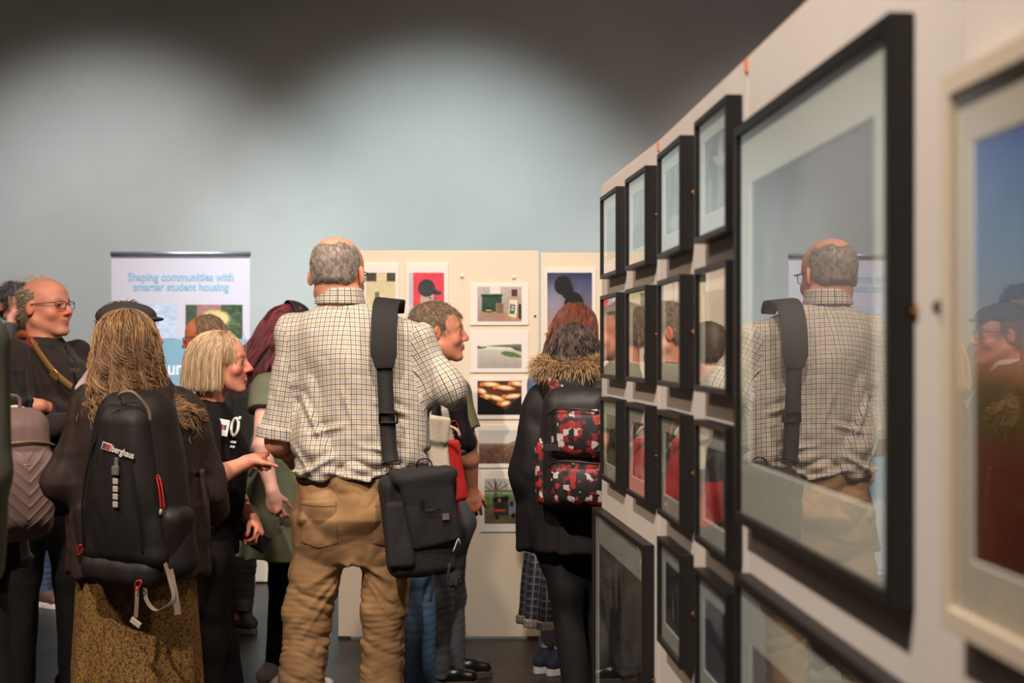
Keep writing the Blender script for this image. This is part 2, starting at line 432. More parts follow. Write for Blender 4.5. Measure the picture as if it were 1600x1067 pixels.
for i, (y0, y1, c, s) in enumerate(SEG):
    ym = (y0 + y1) / 2; (x, y), rz = board_frame(i, ym)
    w = (y0 - y1) * math.hypot(1, s); top = CAMH + .5
    t = empty('display_board', (x, y, 0), rz)
    tag(t, 'cream exhibition board hung with black frames, ' + BN[i], 'display board', 'boards of the long right-hand row')
    MB().box((0, .02, (top + .06) / 2), (w / 2 - .0025, .02, (top - .06) / 2)).build('panel', M_board, t, bevel=.002)
    MB().box((0, .02, top + .002), (w / 2 - .003, .019, .002)).build('top_edge', M_edge, t)
    for sx in (-1, 1):
        MB().box((sx * (w / 2 - .12), .02, .016), (.03, .018, .015)).build('foot', M_dark, t, bevel=.004)
    if i < 3:
        g = MB(); g.box((w / 2 - .002, .012, top - .012), (.006, .016, .012)); g.box((w / 2 + .004, .02, top + .004), (.008, .014, .006))
        g.build('hinge', M_plug, t, bevel=.002)

def framed(seg, ymid, zc, w, h, bar, mx, my, cv, label, group, m_fr=None, depth=.03, m_card=None, brackets=True):
    (x, y), rz = board_frame(seg, ymid)
    t = empty('framed_photograph', (x, y, zc), rz); tag(t, label, 'framed picture', group)
    m_fr = m_fr or M_frame; m_card = m_card or M_mount
    # four mitred bars as one frame
    g = MB(); a, b = w / 2, h / 2; ai, bi = a - bar, b - bar
    o = [(-a, -b), (a, -b), (a, b), (-a, b)]; n = [(-ai, -bi), (ai, -bi), (ai, bi), (-ai, bi)]
    V = [(p[0], -.001, p[1]) for p in o] + [(p[0], -depth, p[1]) for p in o] + [(p[0], -depth, p[1]) for p in n] + [(p[0], -.001, p[1]) for p in n]
    F = []
    for i in range(4):
        j = (i + 1) % 4
        F += [(i, j, 4 + j, 4 + i), (4 + i, 4 + j, 8 + j, 8 + i), (8 + i, 8 + j, 12 + j, 12 + i), (12 + i, 12 + j, j, i)]
    g.raw(V, F); g.build('frame', m_fr, t, bevel=.0012)
    yg = -depth + .005
    MB().box((0, yg + .001, 0), (ai, .001, bi)).build('glass', M_glass, t)
    # mount: a card with a window
    wi, hi = ai - mx, bi - my; yc = yg + .005
    g = MB(); V = [(-ai, yc, -bi), (ai, yc, -bi), (ai, yc, bi), (-ai, yc, bi), (-wi, yc, -hi), (wi, yc, -hi), (wi, yc, hi), (-wi, yc, hi)]
    g.raw(V, [(i, (i + 1) % 4, 4 + (i + 1) % 4, 4 + i) for i in range(4)]); mt = g.build('mount', m_card, t)
    g = MB(); e = .002
    V = [(-wi, yc, -hi), (wi, yc, -hi), (wi, yc, hi), (-wi, yc, hi), (-wi + e, yc + .002, -hi + e), (wi - e, yc + .002, -hi + e), (wi - e, yc + .002, hi - e), (-wi + e, yc + .002, hi - e)]
    g.raw(V, [(i, (i + 1) % 4, 4 + (i + 1) % 4, 4 + i) for i in range(4)]); g.build('bevel', M_bevel, mt)
    cv.build('photograph', (-wi, yc + .002, hi), (2 * wi, 0, 0), (0, 0, -2 * hi), t)
    MB().box((0, yc + .006, 0), (ai, .002, bi)).build('backing', M_dark, t)
    if brackets:
        g = MB(); g.box((a + .005, -.0025, 0), (.006, .001, .007)); g.tube([(a + .007, -.007, 0), (a + .007, -.003, 0)], .003, 8); g.build('fixing_plate', M_brass, t)
    return t
def bw(seed, base=120, kind=0, w=72, h=50):
    r = random.Random(seed); c = Canvas(w, h, (base,) * 3)
    if kind == 0:    # hills and a figure under a pale sky
        c.vgrad([(0, (168, 172, 172)), (.5, (150, 154, 154)), (1, (110, 113, 114))]).noise(14, 5, seed)
        c.poly([(0, .62), (.3, .55), (.55, .66), (.8, .56), (1, .6), (1, 1), (0, 1)], (98, 101, 102))
        c.ell(.62, .55, .035, .13, (70, 72, 74), .3); c.ell(.62, .42, .02, .04, (74, 76, 78), .3); c.ell(.46, .6, .03, .09, (76, 78, 80), .3)
    elif kind == 1:  # trees and foam
        c.noise(70, 7, seed, 3); c.ell(.35, .45, .3, .35, (78, 80, 82), .8, al=.7); c.ell(.6, .85, .4, .1, (190, 194, 194), .5, al=.7); c.ell(.5, .3, .04, .3, (60, 60, 62), .5, .3)
    elif kind == 2:  # white bird over a dark shape
        c.noise(30, 4, seed).ell(.4, .5, .26, .4, (62, 60, 62), .4); c.poly([(.35, .25), (.6, .3), (.75, .05), (.8, .3), (1, .3), (.82, .45), (.6, .42)], (188, 188, 190))
        c.ell(.25, .75, .07, .3, (160, 160, 160), .5); c.ell(.7, .72, .09, .3, (150, 150, 152), .5); c.ell(.9, .55, .06, .12, (70, 68, 70), .4)
    elif kind == 3:  # dark street at night
        c.vgrad([(0, (52, 58, 68)), (.5, (34, 33, 34)), (1, (60, 56, 55))]).noise(24, 6, seed, 3); c.ell(.5, .72, .05, .28, (150, 146, 142), .7); c.ell(.75, .6, .05, .3, (96, 90, 92), .6); c.poly([(0, .75), (.35, .7), (.9, 1), (0, 1)], (84, 80, 78), .8)
    elif kind == 4:  # sea, deck and mast
        c.vgrad([(0, (150, 146, 144)), (.3, (128, 124, 124)), (.45, (84, 84, 92)), (1, (98, 98, 108))]).noise(16, 14, seed, 40)
        c.poly([(0, .3), (.3, .25), (.7, .42), (1, .5), (1, .62), (0, .5)], (60, 58, 66)); c.rect(.6, .05, .64, .95, (110, 106, 104)); c.poly([(.78, 0), (.95, 0), (1, .6), (.9, .6)], (48, 46, 48))
    elif kind == 5:  # crowd of dark folds
        c.noise(46, 5, seed, 4); c.poly([(.1, .2), (.4, .1), (.9, .95), (.4, 1)], (30, 28, 30), .75); c.poly([(.5, .3), (.8, .25), (.95, .8), (.8, .9)], (120, 116, 116), .6)
        c.line((.2, .35), (.75, .95), .03, (20, 20, 22)); c.line((.05, .8), (.4, .99), .04, (150, 148, 146))
    elif kind == 6:  # portrait in half shade
        c.a[:] = 62; c.noise(14, 4, seed); c.ell(.5, .5, .16, .3, (132, 130, 128), .35); c.ell(.46, .28, .17, .14, (38, 36, 36), .3); c.ell(.5, 1.0, .35, .24, (86, 84, 84), .25)
    else:            # grass, fence and a path
        c.vgrad([(0, (110, 112, 110)), (.4, (88, 88, 86)), (1, (60, 58, 56))]).noise(26, 9, seed)
        for k in range(5): c.rect(.1 + .2 * k, .3, .13 + .2 * k, .8, (44, 42, 42))
    return c
COLS = [(0, 3.998), (0, 3.566), (1, 3.092), (1, 2.626)]
ROWS = [(.327, [0, 0, 1, 2]), (.040, [6, 3, 5, 6]), (-.252, [7, 1, 7, 5]), (-.541, [None, None, 3, 4])]
rn = ['top row', 'second row', 'third row', 'fourth row']; cn = ['farthest column', 'second column from far end', 'third column from far end', 'column beside large frames']
sub = [['pale misty grey picture', 'hilltop figures', 'palm-like foliage and pale foam', 'white bird over dark shape'], ['dark portrait', 'dark street scene', 'dark folds of cloth', 'portrait in shade'], ['grass and fence', 'blotchy trees', 'fence and path', 'dark crossing folds'], [None, None, 'dark night street', 'sea and mast']]
sd = 11
for r, (z, kinds) in enumerate(ROWS):
    for c, (seg, y) in enumerate(COLS):
        if kinds[c] is None: continue
        sd += 3
        w_ = .292 if seg == 0 else .306
        cv = bw(sd, kind=kinds[c])
        if (r, c) == (0, 0): cv.a = cv.a * .5 + 90
        framed(seg, y, CAMH + z, w_, .238, .012, .036, .036, cv,
               'small black framed photograph (%s), %s, %s' % (sub[r][c], rn[r], cn[c]), 'small black frames on the right-hand boards')
# the three large black frames
cv = Canvas(150, 110).vgrad([(0, (128, 126, 126)), (.5, (124, 118, 116)), (1, (84, 76, 72))])
cl = fbm(cv.u * 5 + 2, cv.v * 4, cv.u * 0 + 3, 4); lf = np.clip(1.15 - cv.u * 2.0, 0, 1)
cv.a -= (lf * np.clip(cl + .55, 0, 1.2) * 110)[..., None]; cv.noise(10, 3, 9)
cv.ell(.1, .12, .3, .12, (60, 60, 62), .9, al=.5).ell(.5, .55, .3, .3, (134, 130, 130), .9, al=.5).ell(.3, .92, .6, .3, (74, 68, 64), .9, al=.75)
framed(2, 1.9925, CAMH + .0445, .832, .663, .017, .068, .085, cv, 'large black framed cloudy grey photograph, man in checked shirt reflected in its glass', 'large black frames')
cv = Canvas(120, 90).vgrad([(0, (122, 112, 104)), (.3, (104, 94, 90)), (1, (78, 70, 68))]).noise(7, 4, 4)
framed(2, 1.9925, CAMH - .707, .832, .663, .017, .068, .085, cv, 'large black framed brownish grey photograph below the cloudy one, cut off by the photo bottom', 'large black frames')
cv = Canvas(150, 110).vgrad([(0, (118, 106, 96)), (.45, (106, 96, 88)), (.7, (84, 76, 70)), (1, (50, 44, 40))]).noise(9, 8, 5)
cv.ell(.06, .4, .1, .1, (60, 54, 50), .5); cv.poly([(.24, .55), (.3, .36), (.36, .3), (.42, .36), (.46, .3), (.52, .38), (.56, .5), (.58, .8), (.5, 1), (.26, 1), (.22, .7)], (40, 35, 33))
cv.poly([(.36, .36), (.33, .2), (.35, .04), (.4, .17), (.43, .36)], (50, 45, 42)).poly([(.47, .36), (.47, .2), (.5, .02), (.55, .2), (.56, .4)], (50, 45, 42))
cv.line((.83, .1), (.83, .5), .003, (74, 66, 60)).line((.8, .12), (.86, .12), .003, (74, 66, 60))
cv.poly([(.6, .5), (.7, .42), (1, .52), (1, 1), (.6, 1)], (62, 54, 50), .8); cv.noise(16, 20, 8, mask=(cv.v > .5) * 1.0)
cv.line((.6, .62), (1, .78), .006, (96, 86, 78)).line((.6, .66), (1, .84), .006, (92, 82, 74)).line((0, .5), (.3, .72), .006, (96, 86, 78)).rect(0, .72, 1, 1, (36, 31, 29), .1)
framed(0, 3.8805, CAMH - .797, .853, .65, .014, .055, .085, cv, 'large black framed dark photograph of raised wing-like shapes at the far end of the board', 'large black frames')
# the pale framed colour picture nearest the lens
M_wfr = mat('pale_frame_wood', (214, 198, 174), 0.5)
cv = Canvas(110, 90).vgrad([(0, (44, 92, 170)), (.25, (92, 134, 180)), (.45, (160, 160, 172)), (.56, (206, 136, 100)), (.60, (120, 86, 44)), (.64, (104, 80, 40)), (.75, (104, 48, 28)), (1, (96, 38, 20))]).noise(9, 5, 2)
cv.ell(.05, .62, .4, .07, (92, 82, 46), .8, al=.6)
framed(3, 1.075, CAMH - .001, .68, .545, .022, .035, .05, cv, 'pale wood framed colour photograph of blue sky over brown land, at the right edge', None, m_fr=M_wfr, m_card=mat('warm_mount', (214, 200, 182), .8), brackets=False)
# small round knob fixed beside the big frame
tag(MB().tube([(0, 0, 0), (-.006, 0, 0), (-.010, 0, 0)], [.008, .008, .004], 14).build('screw_cover', mat('dark_brown_plastic', (60, 38, 30), .5)), 'small dark brown round screw cover on the board beside the big frame', 'screw cover').location = (.5275 - .0509 * 1.49 - .0005, 1.49, CAMH + (548 - 480) / FPX * 1.49)

# ------------------------------------------------------------------ far boards with unframed prints
BY = 7.1
M_fboard = mat('far_board_paint', (228, 212, 190), 0.75, spec=0.2, nscale=5, namp=0.02, bump=0.04, bscale=50)
def far_board(x0, x1, top, label):
    a, b = P(x0, 998, BY)[0], P(x1, 998, BY)[0]; zt = P(0, top, BY)[2]
    t = empty('display_board', ((a + b) / 2, BY, 0)); tag(t, label, 'display board', 'far cream boards')
    hw = (b - a) / 2
    MB().box((0, .02, (zt + .012) / 2), (hw - .002, .02, (zt - .012) / 2)).build('panel', M_fboard, t, bevel=.002)
    for sx in (-1, 1): MB().box((sx * (hw - .03), .02, .008), (.03, .02, .008)).build('foot', M_dark, t)
    return t
far_board(528, 842.5, 391.5, 'wide cream board behind the man in the checked shirt')
far_board(844, 1160, 394.5, 'cream board at right of the seam, with the silhouette print')
M_paper = mat('print_paper', (232, 224, 216), 0.6)
def far_print(px0, py0, px1, py1, ph, cv, label):
    """paper rectangle and picture rectangle, both in photo pixels on the far board"""
    th = .008; y = BY - th
    a = P(px0, py0, y); b = P(px1, py1, y)
    t = empty('photo_print', ((a[0] + b[0]) / 2, BY, (a[2] + b[2]) / 2)); tag(t, label, 'photo print', 'unframed prints on the far boards')
    MB().box((0, -th / 2 - .0005, 0), ((b[0] - a[0]) / 2, th / 2, (a[2] - b[2]) / 2)).build('mount', M_paper, t, bevel=.001)
    p = P(ph[0], ph[1], y); q = P(ph[2], ph[3], y); o = np.array(t.location)
    cv.build('photograph', (p[0] - o[0], -th - .0015, p[2] - o[2]), (q[0] - p[0], 0, 0), (0, 0, q[2] - p[2]), t)
# garage wall with tins
c = Canvas(90, 100, (214, 200, 160)).rect(0, 0, 1, .16, (66, 62, 58)).rect(.35, 0, .7, .16, (214, 200, 160)).rect(.3, .35, .45, .95, (96, 120, 92)).rect(.3, .5, .45, .56, (150, 60, 50)).rect(.42, .62, .56, .95, (90, 112, 84)).rect(0, .95, 1, 1, (120, 100, 80)).noise(6, 9, 1)
far_print(566, 412, 623, 530, (572, 426, 618, 512), c, 'print of a cream wall and stacked tins, beside the grey-haired man\'s head')
# man in a flat cap before a red wall
c = Canvas(110, 150, (190, 190, 196)).rect(.12, 0, 1, .62, (222, 66, 84)).rect(.55, .56, 1, .62, (60, 30, 36)).noise(5, 6, 2)
c.ell(.5, 1.05, .52, .4, (42, 50, 66), .1).ell(.52, .5, .20, .24, (196, 160, 144), .1).ell(.56, .62, .16, .12, (206, 200, 196), .3).ell(.5, .28, .24, .16, (54, 58, 62), .08).rect(.26, .30, .8, .36, (54, 58, 62)).ell(.8, .37, .13, .035, (46, 50, 54), .2)
c.ell(.60, .46, .03, .015, (70, 50, 46), .3).ell(.74, .46, .03, .015, (70, 50, 46), .3).ell(.28, .9, .15, .3, (36, 42, 58), .2).noise(7, 24, 3)
far_print(635, 412, 700, 540, (639, 426, 694, 512), c, 'print of an old man in a dark flat cap before red')
# green bins and picture frames in a yard
c = Canvas(130, 100, (176, 164, 158)).vgrad([(0, (186, 176, 170)), (.6, (170, 156, 150)), (1, (160, 134, 118))]).rect(.28, 0, .52, .2, (224, 218, 214)).poly([(0, .8), (.15, .72), (1, .78), (1, 1), (0, 1)], (166, 132, 116))
c.rect(.10, .26, .55, .72, (38, 70, 60)).rect(.08, .22, .57, .28, (28, 54, 48)).rect(.2, .6, .33, .74, (30, 34, 30)).rect(.2, .66, .32, .7, (200, 190, 60)).rect(.42, .48, .6, .78, (170, 130, 90)).rect(.44, .5, .58, .76, (120, 104, 84))
c.poly([(.7, .3), (.95, .34), (.9, .98), (.66, .9)], (190, 146, 96)).poly([(.73, .36), (.91, .39), (.87, .9), (.70, .84)], (222, 216, 206)).poly([(.74, .5), (.86, .52), (.84, .8), (.72, .78)], (70, 100, 92)).rect(.77, .08, .9, .28, (92, 46, 34)).noise(8, 14, 4)
c.rect(.77, .56, .83, .6, (226, 220, 214)).rect(.76, .64, .82, .68, (226, 220, 214)).poly([(.93, .5), (1, .5), (1, .95), (.93, .9)], (50, 44, 44))
far_print(735, 443, 826, 508, (746, 448, 815, 502), c, 'print of green wheelie bins and leaning frames, top of the column of prints')
# wide river
c = Canvas(130, 70).vgrad([(0, (226, 222, 214)), (.2, (222, 218, 210)), (.27, (196, 190, 180)), (1, (166, 156, 150))])
c.poly([(0, .08), (.1, .12), (.2, .13), (.2, .17), (.1, .2), (0, .22)], (76, 84, 64)).poly([(.15, .1), (.5, .05), (.8, .03), (1, .02), (1, .2), (.8, .16), (.5, .13)], (104, 116, 90)).poly([(.75, .14), (1, .16), (1, .34), (.85, .26)], (86, 84, 78)).poly([(.52, .38), (.62, .3), (.85, .36), (1, .5), (1, .58), (.75, .55), (.6, .48)], (96, 116, 66)).noise(7, 20, 5, 30)
far_print(735, 517, 826, 582, (746, 537, 815, 575), c, 'print of a wide pale river with green bank, second in the column of prints')
# goldfish
c = Canvas(140, 110, (84, 40, 18)).noise(14, 8, 6)
for u, v, a, l in ((.3, .1, .1, .2), (.62, .2, .15, .22), (.9, .08, .2, .16), (.42, .5, .35, .2), (.8, .45, -.15, .2), (.1, .3, .6, .12), (.62, .66, -.3, .13), (.2, .45, .2, .1)):
    c.ell(u, v, l, .07, (236, 186, 130), .5, a).ell(u + .02, v - .01, l * .5, .03, (252, 232, 200), .6, a).ell(u - l, v, .05, .06, (214, 120, 60), .5, a + .8)
c.poly([(0, .42), (.64, .86), (1, .40), (1, 1), (0, 1)], (16, 12, 12)).noise(5, 20, 2)
far_print(735, 590, 826, 655, (746, 595, 815, 648), c, 'print of orange goldfish in dark water, third in the column of prints')
# ploughed field with two people
c = Canvas(120, 70).vgrad([(0, (196, 196, 190)), (.42, (206, 202, 192)), (.46, (120, 90, 74)), (1, (92, 62, 50))]).noise(14, 20, 7, 12, mask=(np.linspace(0, 1, 70)[:, None] > .45) * 1.0)
c.ell(.8, .62, .05, .25, (62, 96, 140), .2).ell(.85, .28, .06, .14, (190, 140, 70), .3).ell(.86, .5, .05, .3, (150, 110, 70), .3).line((.5, .5), (.85, .3), .02, (120, 80, 50)).rect(0, .4, 1, .46, (130, 120, 104))
far_print(742, 664, 830, 731, (748, 672, 822, 724), c, 'print of a ploughed field with two figures, fourth in the column of prints')
# car with an open tailgate under a bare tree
c = Canvas(100, 120).vgrad([(0, (190, 190, 186)), (.3, (176, 178, 166)), (.36, (110, 140, 80)), (.6, (92, 104, 58)), (1, (96, 84, 56))]).noise(16, 16, 8)
for q in ((.3, .0), (.1, .06), (.5, .06), (.7, .12), (.0, .18)): c.line((.33, .3), q, .012, (92, 74, 60))
c.line((.33, .55), (.33, .1), .03, (80, 66, 52)).rect(0, .25, 1, .3, (120, 110, 90)).rect(.28, .5, .75, .82, (46, 46, 50)).poly([(.25, .42), (.7, .38), (.76, .5), (.24, .52)], (24, 24, 26)).poly([(.7, .45), (.9, .5), (.98, .62), (.98, .8), (.72, .8)], (120, 122, 128)).rect(.74, .5, .86, .62, (40, 44, 50))
c.ell(.45, .62, .1, .16, (40, 34, 36), .2).ell(.44, .48, .045, .05, (170, 110, 90), .2).rect(.3, .68, .62, .73, (190, 60, 40)).rect(.2, .62, .27, .7, (180, 60, 50)).ell(.36, .86, .05, .05, (20, 20, 20), .2).ell(.85, .82, .06, .06, (24, 24, 24), .2).noise(7, 28, 9)
far_print(751, 735, 817, 831, (757, 748, 810, 818), c, 'print of a car with open tailgate in grass, lowest in the column of prints')
# silhouette against an evening sky
c = Canvas(130, 160).vgrad([(0, (50, 56, 92)), (.35, (92, 92, 124)), (.7, (142, 120, 128)), (1, (172, 140, 126))])
c.ell(.15, .45, .3, .25, (150, 150, 170), .9, al=.5).ell(.85, .8, .2, .3, (110, 96, 110), .9, al=.6).noise(8, 4, 4)
c.ell(.35, .22, .19, .17, (20, 16, 20), .12).ell(.45, .32, .14, .14, (20, 16, 20), .15).ell(.6, .58, .22, .24, (20, 16, 20), .08).rect(.38, .5, .8, 1, (20, 16, 20)).poly([(.2, .25), (.17, .3), (.22, .34), (.3, .3)], (20, 16, 20)).ell(.48, .6, .03, .08, (190, 130, 120), .6).ell(.24, .95, .1, .1, (24, 20, 24), .3)
far_print(851, 419, 931, 521, (855, 426, 925, 515), c, 'print of a dark figure silhouetted against a violet sky')
for i, (px, py) in enumerate(((722, 431), (803, 433))):
    p = P(px, py, BY); o = MB().tube([(0, 0, 0), (0, -.006, 0), (0, -.009, 0)], [.011, .011, .006], 14).build('adhesive_dot', mat('white_plastic', (232, 222, 208), .4)); o.location = (p[0], BY - .0005, p[2])
    tag(o, ('left', 'right')[i] + ' round white adhesive dot above the bins print', 'adhesive dot', 'round dots on the far board')
p = P(838, 494, BY); o = MB().tube([(0, 0, 0), (0, -.004, 0)], [.006, .006], 12).build('screw_hole', M_dark); o.location = (p[0] - .006, BY - .0005, p[2]); tag(o, 'tiny dark round screw in the far board near its seam', 'screw')

# ------------------------------------------------------------------ roll-up banner
BZ = 8.6
M_alu = mat('aluminium', (176, 180, 196), 0.35, metal=.8)
def text(name, s, x, y, z, size, m, parent, w=None, off=0.0, rz=0, ext=.0005, align='CENTER', rx=90, ry=0):
    cu = bpy.data.curves.new(name, 'FONT'); cu.body = s; cu.size = size; cu.align_x = align; cu.align_y = 'CENTER'; cu.extrude = ext; cu.offset = off
    o = bpy.data.objects.new(name, cu); link(o, parent); cu.materials.append(m)
    C.view_layer.update()
    if w: o.scale[0] = w / max(o.dimensions[0], 1e-6)
    sc = o.scale[0]; dg = C.evaluated_depsgraph_get(); me = bpy.data.meshes.new_from_object(o.evaluated_get(dg)); bpy.data.objects.remove(o)
    o = link(bpy.data.objects.new(name, me), parent); o.scale[0] = sc
    o.location = (x, y, z); o.rotation_euler = (math.radians(rx), math.radians(ry), math.radians(rz))
    return o
a = P(173, 396, BZ); b = P(391.5, 396, BZ); bx = (a[0] + b[0]) / 2; hw = (b[0] - a[0]) / 2
t = empty('roll_up_banner', (bx, BZ, 0)); tag(t, 'white and pale blue roll-up banner about student housing', 'banner')
zt = P(0, 400, BZ)[2]; zb = .085; zblue = P(0, 530, BZ)[2]
MB().box((0, .002, (zt + zblue) / 2), (hw - .004, .0012, (zt - zblue) / 2)).build('printed_sheet', mat('banner_white', (186, 184, 200), .55), t)
MB().box((0, .002, (zblue + .515) / 2), (hw - .004, .0012, (zblue - .515) / 2)).build('blue_panel', mat('banner_blue', (118, 160, 182), .55), t)
MB().tube([(-hw, 0, zt + .014), (hw, 0, zt + .014)], .014, 12).build('top_rail', M_alu, t, smooth=True)
MB().tube([(0, .03, .05), (0, .03, zt)], .008, 8).build('pole', M_alu, t, smooth=True)
g = MB().box((0, 0, .045), (hw + .02, .07, .035)); g.build('base', M_alu, t, bevel=.015)
for sx in (-1, 1): MB().box((sx * (hw - .1), 0, .006), (.03, .18, .006)).build('foot', M_alu, t)
MT = mat('banner_text', (126, 170, 196), .6)
def bpx(px): return P(px, 0, BZ)[0] - bx
text('lettering', 'Shaping communities with', (bpx(200) + bpx(365)) / 2, -.0005, P(0, 433, BZ)[2], .066, MT, t, w=165 / FPX * BZ, off=.0016)
text('lettering', 'smarter student housing', (bpx(208) + bpx(357)) / 2, -.0005, P(0, 448.5, BZ)[2], .066, MT, t, w=149 / FPX * BZ, off=.0016)
text('lettering', 'um', (bpx(262) + bpx(294)) / 2, -.0005, P(0, 576, BZ)[2], .12, mat('banner_white_text', (224, 226, 236), .6), t, w=31 / FPX * BZ, off=.002)
c = Canvas(60, 40, (176, 190, 216)).noise(14, 12, 3).rect(.0, .75, .5, 1, (196, 150, 110))
def onban(px0, py0, px1, py1, c, name='picture'):
    p = P(px0, py0, BZ); q = P(px1, py1, BZ); c.build(name, (p[0] - bx, -.0012, p[2]), (q[0] - p[0], 0, 0), (0, 0, q[2] - p[2]), t)
onban(186, 476, 276, 529, c)
c = Canvas(90, 56, (58, 74, 52)).noise(26, 12, 5).rect(.2, 0, .62, .5, (150, 104, 104)).rect(0, 0, .2, 1, (60, 74, 60)).ell(.52, .42, .26, .26, (196, 176, 120), .3).ell(.5, .5, .18, .18, (214, 206, 176), .4).noise(10, 20, 6)
onban(290, 476, 379, 529, c)
MB().box((0, .002, .3), (hw - .004, .0012, .215)).build('white_foot_panel', MATS['banner_white'], t)
# low pale plinth beside the banner
p = P(411, 908, 8.85)
t = MB().box((0, 0, .20), (.10, .15, .195), None).build('plinth', M_fboard, bevel=.004); t.location = (p[0] - .06, 8.95, 0.005); tag(t, 'low pale plinth on the floor behind the red-haired woman', 'plinth')
# ------------------------------------------------------------------ people
SKIN = (206, 148, 122)
M_skin = mat('skin', rough=0.5, attr=True, sss=0.12, spec=0.4, bump=0.02, bscale=300)
M_eye = mat('eye', rough=0.15, attr=True)
M_hair = mat('hair', rough=0.45, attr=True, spec=0.35, sheen=0.1)
M_hairm = mat('hair_mass', rough=0.6, attr=True, spec=0.25)
M_lens = bpy.data.materials.new('spectacle_lens'); make_glass(M_lens, (0.95, 0.96, 0.96), 0.8)
M_black = mat('black_plastic', (24, 22, 22), 0.35)
M_strap = mat('black_webbing', (28, 23, 22), 0.75, bump=.3, bscale=260)

def head_sdf(x, y, z, o):
    """unit head: origin between the ears, +y forward, chin -0.118, crown +0.116"""
    ax = np.sqrt(x * x + 1e-8)
    jw = o.get('jaw', 1.0); n = o.get('nose', 1.0)
    d = s_ell(ax, y, z, (0, -.018, .034), (.074, .094, .082))
    d = smin(d, s_ell(ax, y, z, (0, .028, -.022), (.061 * jw, .062, .082)), .03)
    d = smin(d, s_ell(ax, y, z, (0, .028, .040), (.062, .060, .055)), .03)
    d = smin(d, s_cap(ax, y, z, (.052 * jw, -.004, -.058), (.016, .064, -.100), .020, .017), .03)
    d = smin(d, s_ell(ax, y, z, (0, .078, -.101), (.020 * jw, .017, .016)), .018)
    d = smin(d, s_ell(ax, y, z, (.037, .062, -.034 + .004 * o.get('smile', 0)), (.025, .021, .022)), .02)
    d = smin(d, s_ell(ax, y, z, (0, .052, -.058), (.036, .043, .040)), .018)
    d = smin(d, s_ell(ax, y, z, (0, .070, -.015), (.016, .024, .034)), .012)
    d = smin(d, s_cap(ax, y, z, (.008, .087, .020), (.044, .073, .021), .0085, .0065), .014)
    d = smax(d, -s_ell(ax, y, z, (.031, .103, .003), (.018, .020, .0125)), .012)
    d = smin(d, s_ell(ax, y, z, (.031, .076, .001), (.0150, .0125, .0125)), .004)
    d = smin(d, s_cap(ax, y, z, (.019, .0865, .007), (.044, .078, .006), .0042, .0035), .005)
    d = smin(d, s_cap(ax, y, z, (.020, .083, -.009), (.042, .077, -.008), .0042, .003), .006)
    d = smin(d, s_cap(ax, y, z, (0, .088, .012), (0, .101 + .010 * n, -.028), .0070, .0105 * min(n, 1.15)), .012)
    d = smin(d, s_ell(ax, y, z, (.0115, .100, -.034), (.0080, .0095, .0075)), .007)
    sm = o.get('smile', 0) * .006; op = o.get('open', 0) * .0035
    d = smin(d, s_cap(ax, y, z, (0, .0965, -.057 + op * .3), (.023 + sm * .6, .083, -.061 + sm), .0062, .0026), .006)
    d = smin(d, s_cap(ax, y, z, (0, .0955, -.069 - op), (.021 + sm * .6, .083, -.063 + sm), .0066, .0026), .006)
    d = smax(d, -s_cap(ax, y, z, (0, .106, -.0632 - op * .3), (.026 + sm * .6, .090, -.0622 + sm), .0022 + op, .0014), .003)
    if not o.get('no_ear'):
        R = rotm(-.2, 0, 0)
        Re = rotm(-.2, 0, .45)
        d = smin(d, s_ell(ax, y, z, (.0800, -.012, -.004), (.0072, .0175, .031), Re), .005)
        d = smax(d, -s_ell(ax, y, z, (.0860, -.004, .000), (.0052, .009, .0175), Re), .005)
    return d
def head_color(q, base, o):
    """skin colour by place on the face: lips, brows, cheeks"""
    n = len(q); x = np.abs(q[:, 0]); y = q[:, 1]; z = q[:, 2]
    c = np.tile(np.array(base, float), (n, 1))
    def mix(m, t): 
        m = np.clip(m, 0, 1)[:, None]; c[:] = c * (1 - m) + np.array(t, float) * m
    red = np.array(base) * np.array([1.03, .78, .74])
    mix(.6 * np.exp(-((x - .04) ** 2 + (z + .03) ** 2) / .0006) * (y > .02), red)
    mix(.6 * np.exp(-(x ** 2 + (z + .03) ** 2) / .0003) * (y > .09), red)
    mix(.6 * np.clip((x - .078) / .004, 0, 1) * (z < .04) * (z > -.05) * (y < .02), red)
    sm = o.get('smile', 0) * .006; op = o.get('open', 0) * .0035
    zl = -.063 + sm * (x / .024) ** 2
    lip = np.clip(1.4 - np.sqrt(((z - zl) / (.0095 + op)) ** 2 + (x / (.026 + sm)) ** 2) * 1.2, 0, 1) * (y > .07)
    mix(lip * 1.2, o.get('lips', np.array(base) * np.array([.86, .55, .52])))
    if o.get('open'): mix((np.abs(z - zl + .0005) < .004) * (x < .02) * (y > .07), (226, 214, 204))
    bc = o.get('brow', (90, 66, 50))
    zb = .0225 + .004 * np.sin(np.clip((x - .01) / .04, 0, 1) * 3.1)
    mix(.75 * np.exp(-((z - zb) / .0042) ** 4) * (x > .008) * (x < .048) * (y > .05), bc)
    mix(.5 * np.exp(-((z - .004) / .003) ** 2) * (x > .018) * (x < .045) * (y > .07), np.array(base) * .45)
    if o.get('stubble'): mix(.35 * (z < -.045) * (y > .0), np.array(base) * .7)
    for h in ([o['scalp']] if o.get('scalp') else []): mix(h[1] * (z > h[2] - y * .6), h[0])
    return c

